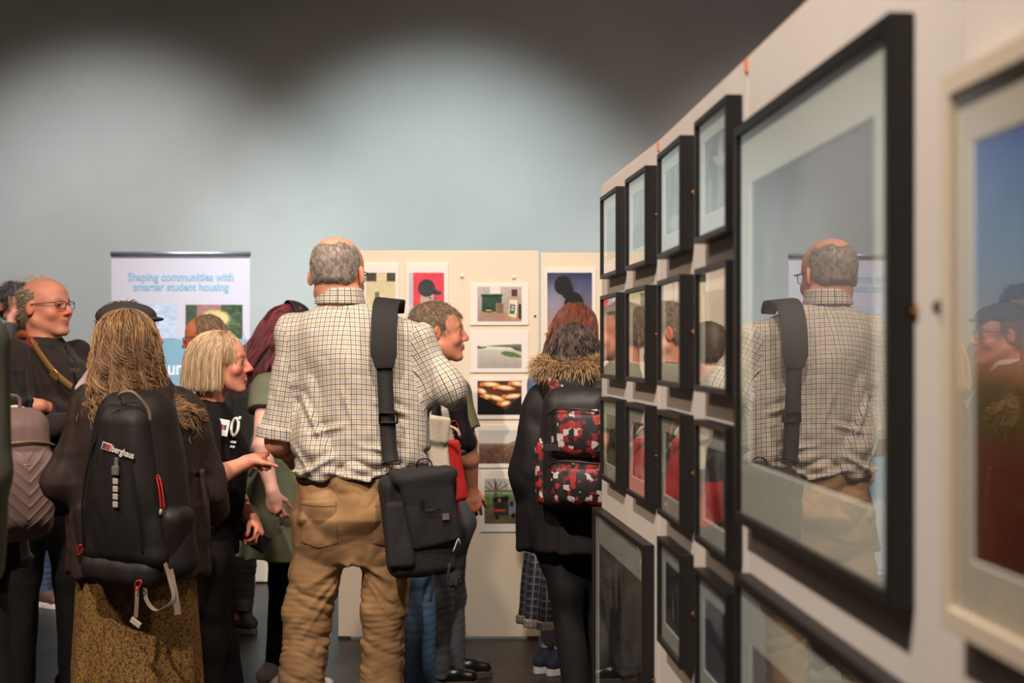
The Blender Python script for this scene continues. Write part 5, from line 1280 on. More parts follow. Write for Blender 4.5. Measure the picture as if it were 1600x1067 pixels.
    A2 = fall(s, rb, .068 + (rb[:, 2] + .03) * 1.0 + .012 * rng.random(len(rb)), 22, thick=.005, drift=(0, -.02, 0), solids=[(s.hpt((0, -.030, -.045)), np.array((.080, .066, .09)) * s.hk)], **kw)
    A = np.concatenate([A1, A2]); rt = np.concatenate([rf, rb])
    strand_mesh('hair_strands', A, np.concatenate([[.0009] * 19, [.0008, .0006, .0003]]), tone(len(rt), (140, 108, 74), (228, 202, 164), 3), M_hair, hm)
    q = s.fg['L']['thumb']; MB().tube([q - s.fg['L']['D'] * .006 + s.fg['L']['S'] * .005, q + s.fg['L']['D'] * .007 + s.fg['L']['S'] * .004], .0052, 8).build('painted_nail', mat('red_nail', (206, 34, 30), .2), s.root, smooth=True)
    p = P(394, 838, Z - .055); o = empty('mobile_phone', p); tag(o, 'black mobile phone held low in the blonde woman\'s left hand', 'phone')
    R = rotm(math.radians(8), math.radians(30), math.radians(-8))
    MB().box((0, 0, 0), (.064, .0045, .035), R).build('case', M_black, o, bevel=.003); MB().box(R @ np.array((0, .005, 0)), (.060, .0006, .031), R).build('screen', mat('screen_glass', (10, 10, 12), .1), o)
    p = P(394, 738, Z - .20); o = empty('key_fob', p); tag(o, 'small dark key fob dangling below the blonde woman\'s pointing hand', 'key fob'); MB().box((0, 0, 0), (.006, .004, .018), rotm(0, .6, 0)).build('fob', M_black, o, bevel=.002); MB().box((.008, 0, .012), (.008, .003, .004)).build('red_tag', M_redf(), o, bevel=.001)
def M_redf(): return mat('red_plastic', (190, 36, 32), .5)
blonde_woman()

# ------------------------------------------------------------------ the older man with folded arms
def folded_man():
    Z = 5.9
    s = Person(*P(74, 0, Z)[:2], -117, 1.76, 'balding man in glasses and dark zip fleece with folded arms and tan camera strap', skin=(212, 142, 116), vox=.005, build=1.1,
               face={'jaw': 1.12, 'nose': 1.15, 'smile': .5, 'brow': (150, 130, 110), 'lips': (176, 100, 88)})
    J, W, k = s.J, s.W, s.k
    s.hk = 1.05; J['head'] = W(72, 480, Z); s.turn = 6; s.tilt = -4; s.nw = 1.15
    J['neck'] = W(70, 548, Z)
    J['elR'] = (.26, .10, 1.12); J['wrR'] = (.03, .26, 1.16); J['elL'] = (-.26, .10, 1.12); J['wrL'] = (.17, .13, 1.22)
    s.foot = {'R': 10, 'L': -5}; J['anR'] = W(30, 1085, Z - .12); J['knR'] = W(32, 900, Z - .06); J['knL'] = W(114, 900, Z + .06); J['anL'] = W(116, 1085, Z + .06)
    s.body(handargs={'L': dict(D=(.8, -.6, -.15), Nrm=(-.6, -.8, 0), curl=.75, thumb=(0, 0, 1)), 'R': dict(D=(-1, -.1, .1), Nrm=(0, -1, 0), curl=.4, thumb=(0, 0, 1))})
    bald = lambda x, y, z: np.maximum(.8 * (z - .050 - .2 * np.abs(x) + .35 * y), .9 * (y - .012))
    short_hair(s, (132, 112, 90), (206, 190, 166), n=2600, ln=.030, seed=5, mass=.005, lift=.35, rad=.0008, hl=.20, low=-.06, side=-.012, bald=bald, part=(0, .08, .10))
    rng = np.random.default_rng(3); n = 60; p0 = np.stack([rng.normal(0, .03, n), rng.normal(-.04, .03, n), np.full(n, .108)], 1)
    pa = np.stack([p0 + np.stack([rng.normal(0, .004, n) + .006 * t, -.025 * t + 0 * rng.random(n), .022 * np.sin(t * 2) + .006 * rng.random(n)], 1) for t in (0, .4, .8, 1.3)], 1)
    strand_mesh('hair_wisps', s.hpt(pa.reshape(-1, 3)).reshape(pa.shape), np.array([1, 1, .8, .3]) * .0006, tone(n, (190, 176, 150), (226, 214, 190), 1), M_hair, s.root)
    s.glasses(h=.015)
    M_f = mat('dark_brown_fleece', (48, 39, 37), .85, spec=.15, sheen=.15, nscale=5, namp=.1, bump=.1, bscale=150)
    pr = s.torso(a=1.0, bd=1.12, top=1.50, hem=.82, belly=.05)
    for a in 'RL': pr += [cap(J['sh' + a], J['el' + a], .072, .066) + (.03,), capcut(np.array(J['el' + a]), np.array(J['el' + a]) + (np.array(J['wr' + a]) - np.array(J['el' + a])) * .92, .060, .046) + (.02,)]
    top = s.mesh('fleece', pr, M_f, disp=wrinkle(.008, 7, 1), vox=.006)
    nk = J['neck']; s.mesh('collar', [loft([(nk[0], nk[1], nk[2] - .03, .090, .088), (nk[0], nk[1] + .0, nk[2] + .035, .088, .088)], capr=.01)], mat('black_collar', (30, 27, 28), .8), parent=top, vox=.006,
        subs=[ell((nk[0], nk[1] + .09, nk[2] + .04), (.035, .06, .06))])
    MB().tube([(nk[0], .165, 1.30), (nk[0], .14, 1.40), (nk[0], .10, 1.455)], .003, 6).build('zip', M_black, top, smooth=True)
    text('lettering', 'WILDE', .02, .172, 1.36, .022, mat('dim_print', (104, 92, 88), .7), top, rx=80, rz=180 + 8)
    s.trousers(mat('black_cotton', (26, 24, 25), .85), top=.95, amp=.005, a=1.05, vox=.008)
    s.shoes(M_shoe, M_sole, high=.02)
    t, wl = acc(tuple(P(74, 560, Z))); t.root.name = 'camera_strap'; tag(t.root, 'tan and orange camera strap across the folded-arms man\'s chest', 'strap')
    def fr(px, py, dz): return wl(px, py, Z + dz)
    pts = spline([fr(26, 545, .10), fr(30, 526, -.02), fr(44, 528, -.10), fr(58, 548, -.19), fr(80, 578, -.245), fr(100, 597, -.27), fr(112, 606, -.29)], 30)
    a = MB().ribbon(pts[:14], (-.4, 0, 1), .042, .006).build('leather_pad', mat('orange_leather', (170, 92, 44), .5), t.root, smooth=True)
    b = MB().ribbon(pts[12:], (.6, -.5, .8), .036, .004).build('webbing', mat('olive_webbing', (126, 92, 44), .8), t.root, smooth=True)
    MB().box(pts[21] + (.0, -.006, 0), (.021, .004, .016), rotm(0, .75, 0)).build('brass_buckle', mat('aged_brass', (176, 130, 70), .3, metal=.8), b, bevel=.003)
    MB().box(pts[12] + (0, -.006, 0), (.024, .004, .018), rotm(0, .8, 0)).build('leather_tab', mat('red_leather', (128, 40, 30), .5), a, bevel=.003)
folded_man()

# ------------------------------------------------------------------ the man far back holding a camera to his face
def camera_man():
    Z = 8.1
    s = Person(*P(44, 0, Z)[:2], -128, 1.80, 'dark-haired man at the far left holding a black camera to his face', skin=(200, 140, 118), vox=.007)
    J, W = s.J, s.W
    J['head'] = W(26, 478, Z); s.turn = 0; s.tilt = 3; s.hk = 1.06
    h = s.hpt((.04, .15, -.02)); J['wrR'] = h + (.07, -.03, -.05); J['elR'] = (.27, .16, 1.26); J['wrL'] = s.hpt((-.05, .15, -.09)); J['elL'] = (-.2, .18, 1.2)
    J['anL'] = W(64, 928, Z - .04); J['knL'] = W(66, 820, Z - .04); J['anR'] = W(30, 928, Z); s.foot = {'R': 5, 'L': 8}
    s.body(handargs={'R': dict(D=(-.35, .25, .9), Nrm=(-.9, .2, -.3), curl=.8, thumb=(0, -1, 0)), 'L': dict(curl=.9)})
    short_hair(s, (44, 38, 36), (96, 88, 84), n=1500, ln=.03, seed=9, mass=.012, lift=.5, rad=.0014, hl=.05, low=-.06, side=-.01)
    M = mat('dark_grey_jacket', (54, 48, 48), .8); pr = s.torso(a=1.08, bd=1.1, top=1.49, hem=.84) + s.sleeves(r=(.07, .062, .058, .045), to=.93)
    s.mesh('jacket', pr, M, disp=wrinkle(.008, 7, 3), vox=.009)
    s.trousers(mat('blue_denim', (58, 74, 104), .85, nscale=30, namp=.15), top=.97, amp=.006, bunch=.005, vox=.008)
    s.shoes(M_shoe, M_wsole, high=.0)
    o = empty('camera', s.w(s.hpt((.0, .155, -.01))), s.yaw); tag(o, 'black camera held at the face of the far-left man', 'camera')
    MB().box((0, 0, 0), (.065, .028, .042)).box((0, 0, .05), (.025, .024, .014)).build('camera_body', M_black, o, bevel=.006); MB().tube([(0, .02, -.003), (0, .08, -.003)], [.034, .036], 18).build('camera_lens', M_black, o, smooth=True)
camera_man()

# ------------------------------------------------------------------ man in a dark cap hidden by the wavy hair
def cap_man():
    Z = 5.3
    s = Person(*P(196, 0, Z)[:2], -82, 1.66, 'man in a dark flat cap and glasses mostly hidden behind the wavy-haired woman', skin=(204, 134, 108), vox=.006, face={'nose': 1.1})
    J, W = s.J, s.W; s.hk = 1.0; J['head'] = W(203, 522, Z); J['neck'] = W(190, 580, Z)
    s.body(); s.glasses()
    short_hair(s, (70, 52, 40), (140, 108, 80), n=1500, ln=.025, seed=4, mass=.008, rad=.0012, low=-.06)
    M = mat('dark_flat_cap', (52, 47, 44), .9, nscale=60, namp=.12, bump=.2, bscale=120)
    cp = s.mesh('flat_cap', [s.head_prim(lambda x, y, z: s_ell(x, y, z, (0, -.014, .066), (.088, .112, .054)), .2)], M, cuts=[(s.hpt((0, 0, .052)), s.headR() @ np.array((0, .05, -1)))], vox=.005, disp=wrinkle(.002, 10, 2))
    s.mesh('cap_peak', [s.head_prim(lambda x, y, z: s_ell(x, y, z, (0, .078, .056), (.062, .046, .010)), .2)], M, parent=cp, vox=.004)
    pr = s.torso(a=1.05, bd=1.1, top=1.47, hem=.84) + s.sleeves(r=(.068, .06, .056, .046), to=.95)
    jk = s.mesh('jacket', pr, mat('black_wool', (38, 33, 32), .9), disp=wrinkle(.008, 7, 3), vox=.008)
    s.mesh('scarf', [loft([(J['neck'][0], J['neck'][1] - .05, J['neck'][2] - .07, .12, .12), (J['neck'][0], J['neck'][1] - .01, J['neck'][2] + .05, .085, .09)], capr=.02)], mat('pale_pink_knit', (188, 172, 172), .9, bump=.2, bscale=90), parent=jk, vox=.006, disp=wrinkle(.008, 12, 3))
    s.trousers(MATS['black_cotton'], vox=.009); s.shoes(M_shoe, M_sole)
cap_man()

# ------------------------------------------------------------------ bespectacled man facing left, behind the blonde woman
def left_facing_man():
    Z = 7.4
    s = Person(*P(362, 0, Z)[:2], 84, 1.66, 'red-faced man in glasses facing left behind the blonde woman', skin=(226, 132, 96), vox=.006, face={'nose': 1.1, 'brow': (90, 70, 56)})
    J, W = s.J, s.W; s.hk = 1.02; J['head'] = W(319, 528, Z); J['neck'] = W(344, 570, Z); J['chest'] = W(356, 620, Z); s.tilt = 8
    J['shR'] = (.17, .04, 1.36); J['shL'] = (-.17, .04, 1.36)
    J['anL'] = W(370, 955, Z - .02); J['anR'] = W(378, 962, Z - .16); J['knL'] = W(374, 880, Z - .02); J['knR'] = W(376, 880, Z - .16)
    s.body(handargs={'R': dict(curl=.6), 'L': dict(curl=.6)}); s.glasses(h=.015)
    short_hair(s, (110, 82, 62), (196, 164, 126), n=1500, ln=.016, seed=4, mass=.003, rad=.001, low=-.05, hl=.078)
    M = mat('dark_olive_coat', (46, 42, 38), .85); pr = s.torso(a=1.02, bd=1.05, top=1.45, hem=.84) + s.sleeves(r=(.066, .06, .055, .045), to=.95)
    s.mesh('coat', pr, M, disp=wrinkle(.008, 7, 3), vox=.009)
    s.trousers(mat('dark_brown_trousers', (44, 37, 35), .85), amp=.007, bunch=.005, hem=.13, vox=.008)
    s.shoes(mat('dark_suede_boot', (40, 34, 32), .85), mat('boot_sole', (74, 66, 60), .7), high=.06, L=.29)
left_facing_man()

# ------------------------------------------------------------------ woman with dark-red hair and a spotted headband
def red_hair_woman():
    Z = 6.0
    s = Person(*P(446, 0, Z)[:2], -62, 1.63, 'woman with long dark-red hair, spotted headband and olive-green dress', skin=(222, 172, 156), vox=.005, face={'lips': (170, 90, 84)})
    J, W, k = s.J, s.W, s.k
    s.hk = 1.0; J['head'] = W(457, 522, Z); J['neck'] = W(446, 578, Z)
    s.tilt = 8
    J['shL'] = W(430, 605, Z + .08); J['shR'] = W(462, 605, Z - .16)
    J['shR'] = W(416, 606, Z - .14); J['elR'] = W(408, 700, Z - .26); J['wrR'] = W(426, 768, Z - .32)
    J['shL'] = W(478, 606, Z + .14); J['elL'] = W(490, 700, Z + .2); J['wrL'] = W(500, 740, Z + .1)
    s.body(handargs={'R': dict(D=s.l(P(431, 806, Z - .33)) - J['wrR'], Nrm=(-.6, .6, .1), curl=.55, thumb=(.2, 1, 0)), 'L': dict(curl=.5)})
    M = mat('olive_linen', (98, 102, 80), .85, nscale=5, namp=.08, bump=.12, bscale=120)
    zc = lambda py: W(0, py, Z)[2]
    pr = s.torso(a=1.02, bd=1.15, top=1.46, hem=.98, bust=.02) + [capcut(np.array(J['sh' + a]), np.array(J['sh' + a]) + (np.array(J['el' + a]) - np.array(J['sh' + a])) * .42, .072, .082) + (.03,) for a in 'RL']
    pr.append(loft([(0, 0, zc(866), .27, .24), (0, 0, zc(800), .245, .21), (0, 0, zc(735), .19, .16), (0, 0, zc(690), .165, .13)], mod=lambda a, z: 1 + .03 * np.sin(a * 11) * np.clip((1.0 - z) / .3, 0, 1)) + (.04,))
    s.mesh('dress', pr, M, disp=wrinkle(.010, 7, 3), vox=.007)
    s.trousers(mat('black_leggings', (17, 15, 17), .8), name='leggings', r=(.082, .060, .052, .040), top=.95, hem=.10, amp=.002, vox=.008)
    s.shoes(mat('pale_trainer', (232, 222, 218), .7), M_wsole)
    rng = np.random.default_rng(8); rt = scalp_roots(2600, 19)
    A = fall(s, rt, .20 + .07 * rng.random(len(rt)), 28, part=(.0, .07, .14), thick=.010, curl=.006, curlk=40, seed=3, spread=.05, guides=80, gclump=.6, drift=(0, -.55, 0), solids=[(np.array(J['neck']) - (0, .0, .12), np.array((.22, .17, .11)))])
    hm = s.mesh('hair', [s.head_prim(lambda x, y, z: smax(smin(s_ell(x, y, z, (0, -.024, .032), (.084, .103, .092)), s_ell(x, y, z, (0, -.085, -.06), (.075, .06, .10)), .05), np.minimum(y - .03 - .3 * z, 9), .01), .22)], M_hairm, vox=.006, disp=lambda x, y, z: .004 * vnoise(x * 60, y * 60, z * 8), colors=lambda V: np.array((74, 24, 30)) * (1 + .3 * vnoise(V[:, 0] * 90, V[:, 1] * 90, V[:, 2] * 9))[:, None])
    strand_mesh('hair_strands', A, np.concatenate([[.0012] * 25, [.0010, .0007, .0003]]), tone(len(rt), (52, 14, 20), (138, 40, 54), 3), M_hair, hm)
    # headband: a wide band round the crown
    M_hb = bpy.data.materials.new('spotted_headband'); M_hb.use_nodes = True; nt = M_hb.node_tree; N = nt.nodes; L = nt.links
    tc = N.new('ShaderNodeTexCoord'); vo = N.new('ShaderNodeTexVoronoi'); vo.inputs['Scale'].default_value = 42; L.new(tc.outputs['Object'], vo.inputs[0])
    lt = N.new('ShaderNodeMath'); lt.operation = 'LESS_THAN'; lt.inputs[1].default_value = .24; L.new(vo.outputs['Distance'], lt.inputs[0]); mx = N.new('ShaderNodeMix'); mx.data_type = 'RGBA'; L.new(lt.outputs[0], mx.inputs[0])
    mx.inputs[6].default_value = tuple(srgb((26, 24, 27))) + (1,); mx.inputs[7].default_value = tuple(srgb((176, 44, 50))) + (1,); L.new(mx.outputs[2], N['Principled BSDF'].inputs['Base Color']); N['Principled BSDF'].inputs['Roughness'].default_value = .8
    def band(x, y, z):
        d = np.abs(smin(s_ell(x, y, z, (0, -.022, .032), (.097, .115, .106)), 9, 0)) - .003
        u = (y - .020) * .80 + (z - .06) * .25
        return smax(d, np.maximum(np.abs(u) - .034, -.06 - z + 0 * x), .004)
    s.mesh('headband', [s.head_prim(band, .2)], M_hb, vox=.004)
red_hair_woman()

# ------------------------------------------------------------------ short-haired man facing right
def right_facing_man():
    Z = 6.2
    s = Person(*P(690, 0, Z)[:2], -83, 1.68, 'short-haired man facing right in an olive T-shirt and grey jeans', skin=(210, 140, 112), vox=.0045, face={'nose': 1.0, 'jaw': 1.05, 'brow': (100, 76, 54), 'lips': (170, 96, 84), 'smile': .3})
    J, W, k = s.J, s.W, s.k
    s.hk = 1.10; J['head'] = W(685, 519, Z); J['neck'] = W(676, 586, Z); s.turn = 0; s.tilt = -2; s.nw = 1.15
    J['chest'] = W(692, 660, Z); J['waist'] = W(694, 730, Z); J['pelvis'] = W(694, 800, Z)
    J['shR'] = W(712, 612, Z - .17); J['elR'] = W(732, 690, Z - .20); J['wrR'] = W(738, 768, Z - .10)
    J['shL'] = W(706, 612, Z + .17); J['elL'] = W(720, 700, Z + .22); J['wrL'] = W(730, 760, Z + .12)
    J['hiR'] = W(708, 815, Z - .10); J['hiL'] = W(700, 815, Z + .09); J['knR'] = W(680, 935, Z - .12); J['anR'] = W(676, 1040, Z - .12); J['knL'] = W(700, 930, Z + .10); J['anL'] = W(700, 1028, Z + .05)
    s.body(handargs={'R': dict(curl=.5, D=(-.1, .1, -1), thumb=(0, 1, 0)), 'L': dict(curl=.5)})
    short_hair(s, (92, 72, 54), (178, 156, 130), n=3400, ln=.022, seed=6, mass=.008, lift=.3, rad=.0008, hl=.058, low=-.055, side=-.010, part=(0, -.06, .12))
    M = mat('olive_jersey', (98, 92, 66), .85, nscale=5, namp=.08, bump=.1, bscale=150)
    pr = s.torso(a=1.04, bd=1.12, top=1.45, hem=.88) + [capcut(np.array(J['sh' + a]), np.array(J['sh' + a]) + (np.array(J['el' + a]) - np.array(J['sh' + a])) * .78, .070, .064) + (.03,) for a in 'RL']
    s.mesh('t_shirt', pr, M, disp=wrinkle(.008, 8, 3), vox=.006)
    s.trousers(mat('grey_denim', (70, 72, 78), .85, nscale=30, namp=.12), r=(.100, .080, .076, .078), top=.94, amp=.008, bunch=.003, vox=.007)
    s.foot = {'R': 2, 'L': -2}
    s.shoes(mat('black_leather', (22, 20, 20), .3), mat('boot_sole', (74, 66, 60)))
right_facing_man()

# ------------------------------------------------------------------ person in black, white and red behind the checked shirt
def tracksuit_person():
    Z = 5.65
    s = Person(*P(650, 0, Z)[:2], -25, 1.55, 'person in black, white and red top and blue jeans, mostly hidden behind the checked shirt', skin=SKIN, vox=.008, face={'eyes': False})
    J, W, k = s.J, s.W, s.k
    s.J['elR'] = W(722, 690, Z - .02); s.J['wrR'] = W(700, 700, Z + .2)
    J['knL'] = W(640, 900, Z); J['anL'] = W(641, 1100, Z); J['knR'] = W(662, 900, Z + .1); J['anR'] = W(660, 1090, Z + .1)
    s.body(handargs={'R': dict(curl=.5), 'L': dict(curl=.5)})
    short_hair(s, (60, 46, 38), (110, 84, 64), n=700, ln=.02, mass=.008, rad=.0012)
    pr = s.torso(a=1.10, bd=1.1, top=1.45, hem=.84) + [cap(J['sh' + a], J['el' + a], .062, .056) + (.03,) for a in 'RL']
    def colr(V):
        c = np.tile(np.array((27, 24, 25.)), (len(V), 1)); c[(V[:, 2] < 1.04 * k)] = (190, 36, 34)
        e = np.abs(V[:, 0] - .165) < .012; c[e & (V[:, 2] > 1.0)] = (214, 206, 200)
        return c
    jk = s.mesh('sports_top', pr, mat('sports_nylon', rough=.6, attr=True), disp=wrinkle(.008, 8, 3), vox=.007, colors=colr)
    s.mesh('white_sleeve', [cap(np.array(J['elR']) + (-.02, -.0, .0), J['wrR'], .062, .058), cap(np.array(J['elR']) + (-.02, .0, .01), np.array(J['elR']) + (-.10, -.06, -.01), .052, .045)], mat('white_nylon', (206, 198, 192), .6), parent=jk, vox=.006, disp=wrinkle(.008, 12, 6))
    s.trousers(mat('light_denim', (74, 100, 128), .85, nscale=40, namp=.15), r=(.085, .062, .055, .055), top=.90, amp=.006, bunch=.004, vox=.008)
    s.shoes(mat('black_leather', (22, 20, 20)), M_sole)
    # canvas tote hanging at the back
    Zt = Z - .20; t, wl = acc(tuple(P(684, 690, Zt))); t.root.name = 'tote_bag'; tag(t.root, 'crumpled cream canvas tote bag beside the checked shirt\'s right side', 'tote bag')
    M_c = mat('cream_canvas', (216, 202, 180), .9, nscale=8, namp=.05, bump=.2, bscale=160)
    b = t.mesh('bag', [rbox((-.004, 0, -.015), (.046, .028, .105), .02, rotm(0, -.12, .3), taper=-.08), rbox((.004, -.028, .05), (.044, .014, .050), .012, rotm(.2, .12, .3))], M_c, disp=wrinkle(.007, 13, 4, st=.3), vox=.004)
    MB().ribbon(spline([(-.03, -.01, .06), (-.035, 0, .12), (-.005, .02, .155), (.0, .05, .16)], 12), (.5, 0, .5), .022, .003).build('handle', M_c, b, smooth=True)
    MB().ribbon(spline([(.045, -.02, .06), (.075, -.01, .045), (.085, -.0, .02)], 8), (.2, 0, 1), .012, .003).build('handle', M_c, b, smooth=True)
    # red folded bag below
    t, wl = acc(tuple(P(708, 735, Z - .12))); t.root.name = 'carrier_bag'; tag(t.root, 'bright red cloth bag hanging below the white sleeve', 'bag')
    t.mesh('bag', [rbox((.0, 0, .0), (.045, .03, .125), .02, rotm(0, -.10, .4), taper=.2)], mat('red_cloth', (196, 34, 34), .75), disp=wrinkle(.008, 14, 4), vox=.005)
    MB().ribbon(spline([(-.03, 0, .10), (-.02, 0, .17), (.01, .02, .19), (.03, .02, .12)], 14), (0, 1, 0), .015, .003).build('handle', mat('red_cloth', (196, 34, 34)), t.root, smooth=True)
tracksuit_person()

# ------------------------------------------------------------------ woman in a plaid skirt
def plaid_woman():
    Z = 6.4
    s = Person(*P(893, 0, Z)[:2], -28, 1.62, 'auburn-haired woman in blue denim top and plaid skirt behind the fur-hooded parka', skin=(206, 150, 126), vox=.007)
    J, W, k = s.J, s.W, s.k; s.hk = 1.02; J['head'] = W(902, 520, Z); J['neck'] = W(893, 572, Z); s.tilt = 10
    J['elL'] = W(838, 660, Z - .05); J['shL'] = W(846, 600, Z); J['wrL'] = W(860, 700, Z + .15)
    J['anL'] = W(857, 1018, Z - .02); J['knL'] = W(862, 900, Z); J['anR'] = W(876, 1018, Z - .06); J['knR'] = W(880, 900, Z)
    s.body(handargs={'R': dict(curl=.5), 'L': dict(curl=.5)})
    s.mesh('denim_shirt', s.torso(a=1.05, bd=1.1, top=1.44, hem=.9) + s.sleeves(r=(.064, .058, .052, .044), to=.95), mat('mid_denim', (84, 106, 148), .85, nscale=40, namp=.12), disp=wrinkle(.008, 8, 3), vox=.008)
    M = bpy.data.materials.new('plaid_wool'); M.use_nodes = True; nt = M.node_tree; N = nt.nodes; L = nt.links; b = N['Principled BSDF']; b.inputs['Roughness'].default_value = .85
    uv = N.new('ShaderNodeUVMap'); uv.uv_map = 'UVMap'; sp = N.new('ShaderNodeSeparateXYZ'); L.new(uv.outputs[0], sp.inputs[0]); prev = tuple(srgb((34, 34, 44))) + (1,)
    for (a, per_, w_, c_) in ((0, .032, .3, (84, 82, 92)), (1, .032, .3, (78, 76, 86)), (0, .032, .09, (150, 160, 156)), (1, .032, .09, (130, 140, 140)), (1, .096, .05, (120, 50, 54))):
        d = N.new('ShaderNodeMath'); d.operation = 'DIVIDE'; L.new(sp.outputs[a], d.inputs[0]); d.inputs[1].default_value = per_; f = N.new('ShaderNodeMath'); f.operation = 'FRACT'; L.new(d.outputs[0], f.inputs[0])
        g = N.new('ShaderNodeMath'); g.operation = 'LESS_THAN'; L.new(f.outputs[0], g.inputs[0]); g.inputs[1].default_value = w_; h = N.new('ShaderNodeMath'); h.operation = 'MULTIPLY'; L.new(g.outputs[0], h.inputs[0]); h.inputs[1].default_value = .75
        mx = N.new('ShaderNodeMix'); mx.data_type = 'RGBA'; L.new(h.outputs[0], mx.inputs[0]); mx.inputs[7].default_value = tuple(srgb(c_)) + (1,)
        if isinstance(prev, tuple): mx.inputs[6].default_value = prev
        else: L.new(prev, mx.inputs[6])
        prev = mx.outputs[2]
    L.new(prev, b.inputs['Base Color'])
    zh = .235
    s.mesh('skirt', [loft([(0, 0, zh, .235, .23), (0, 0, .55, .21, .20), (0, 0, .92, .155, .125)], mod=lambda a, z: 1 + .05 * np.sin(a * 14) * np.clip((.95 - z) / .3, 0, 1))], M, disp=wrinkle(.005, 6, 3), vox=.007,
           uvf=lambda c: (np.zeros(len(c), int), [lambda p: (np.arctan2(p[:, 0], p[:, 1] + 1e-6) * .24 + 5, p[:, 2] + 5)]))
    s.mesh('lace_hem', [loft([(0, 0, zh - .018, .240, .235), (0, 0, zh + .022, .240, .235)], mod=lambda a, z: 1 + .05 * np.sin(a * 14) + .012 * np.sin(a * 90))], mat('cream_lace', (150, 140, 126), .9, nscale=90, namp=.5), vox=.006)
    s.foot = {'L': 24, 'R': 20}
    so = [cap(J['kn' + a], J['an' + a], .050, .036) for a in 'LR']; s.mesh('socks', so[:1], mat('pale_grey_sock', (226, 222, 226), .9, bump=.2, bscale=90), disp=wrinkle(.004, 14, 1), vox=.007); s.mesh('socks', so[1:], MATS['pale_grey_sock'], disp=wrinkle(.004, 14, 1), vox=.007)
    s.shoes(mat('navy_canvas', (38, 42, 62), .8), M_wsole, sole_h=.032)
    rng = np.random.default_rng(8); rt = scalp_roots(1300, 23)
    A = fall(s, rt, .24 + .12 * rng.random(len(rt)), 26, part=(.02, .05, .15), thick=.016, curl=.009, curlk=50, seed=3, spread=.08, guides=70, gclump=.6, drift=(-.12, -.1, 0), solids=[(np.array(J['neck']) - (0, .0, .12), np.array((.22, .15, .10)))])
    hm = s.mesh('hair', [s.head_prim(lambda x, y, z: smin(s_ell(x, y, z, (0, -.026, .032), (.084, .102, .092)), s_ell(x, y, z, (0, -.06, -.06), (.085, .055, .10)), .05), .22)], M_hairm, vox=.007, disp=lambda x, y, z: .005 * vnoise(x * 60, y * 60, z * 8), colors=lambda V: np.array((84, 42, 30)) * (1 + .3 * vnoise(V[:, 0] * 90, V[:, 1] * 90, V[:, 2] * 9))[:, None])
    strand_mesh('hair_strands', A, np.concatenate([[.0019] * 23, [.0013, .0009, .0004]]), tone(len(rt), (56, 26, 20), (158, 84, 56), 3), M_hair, hm)
plaid_woman()

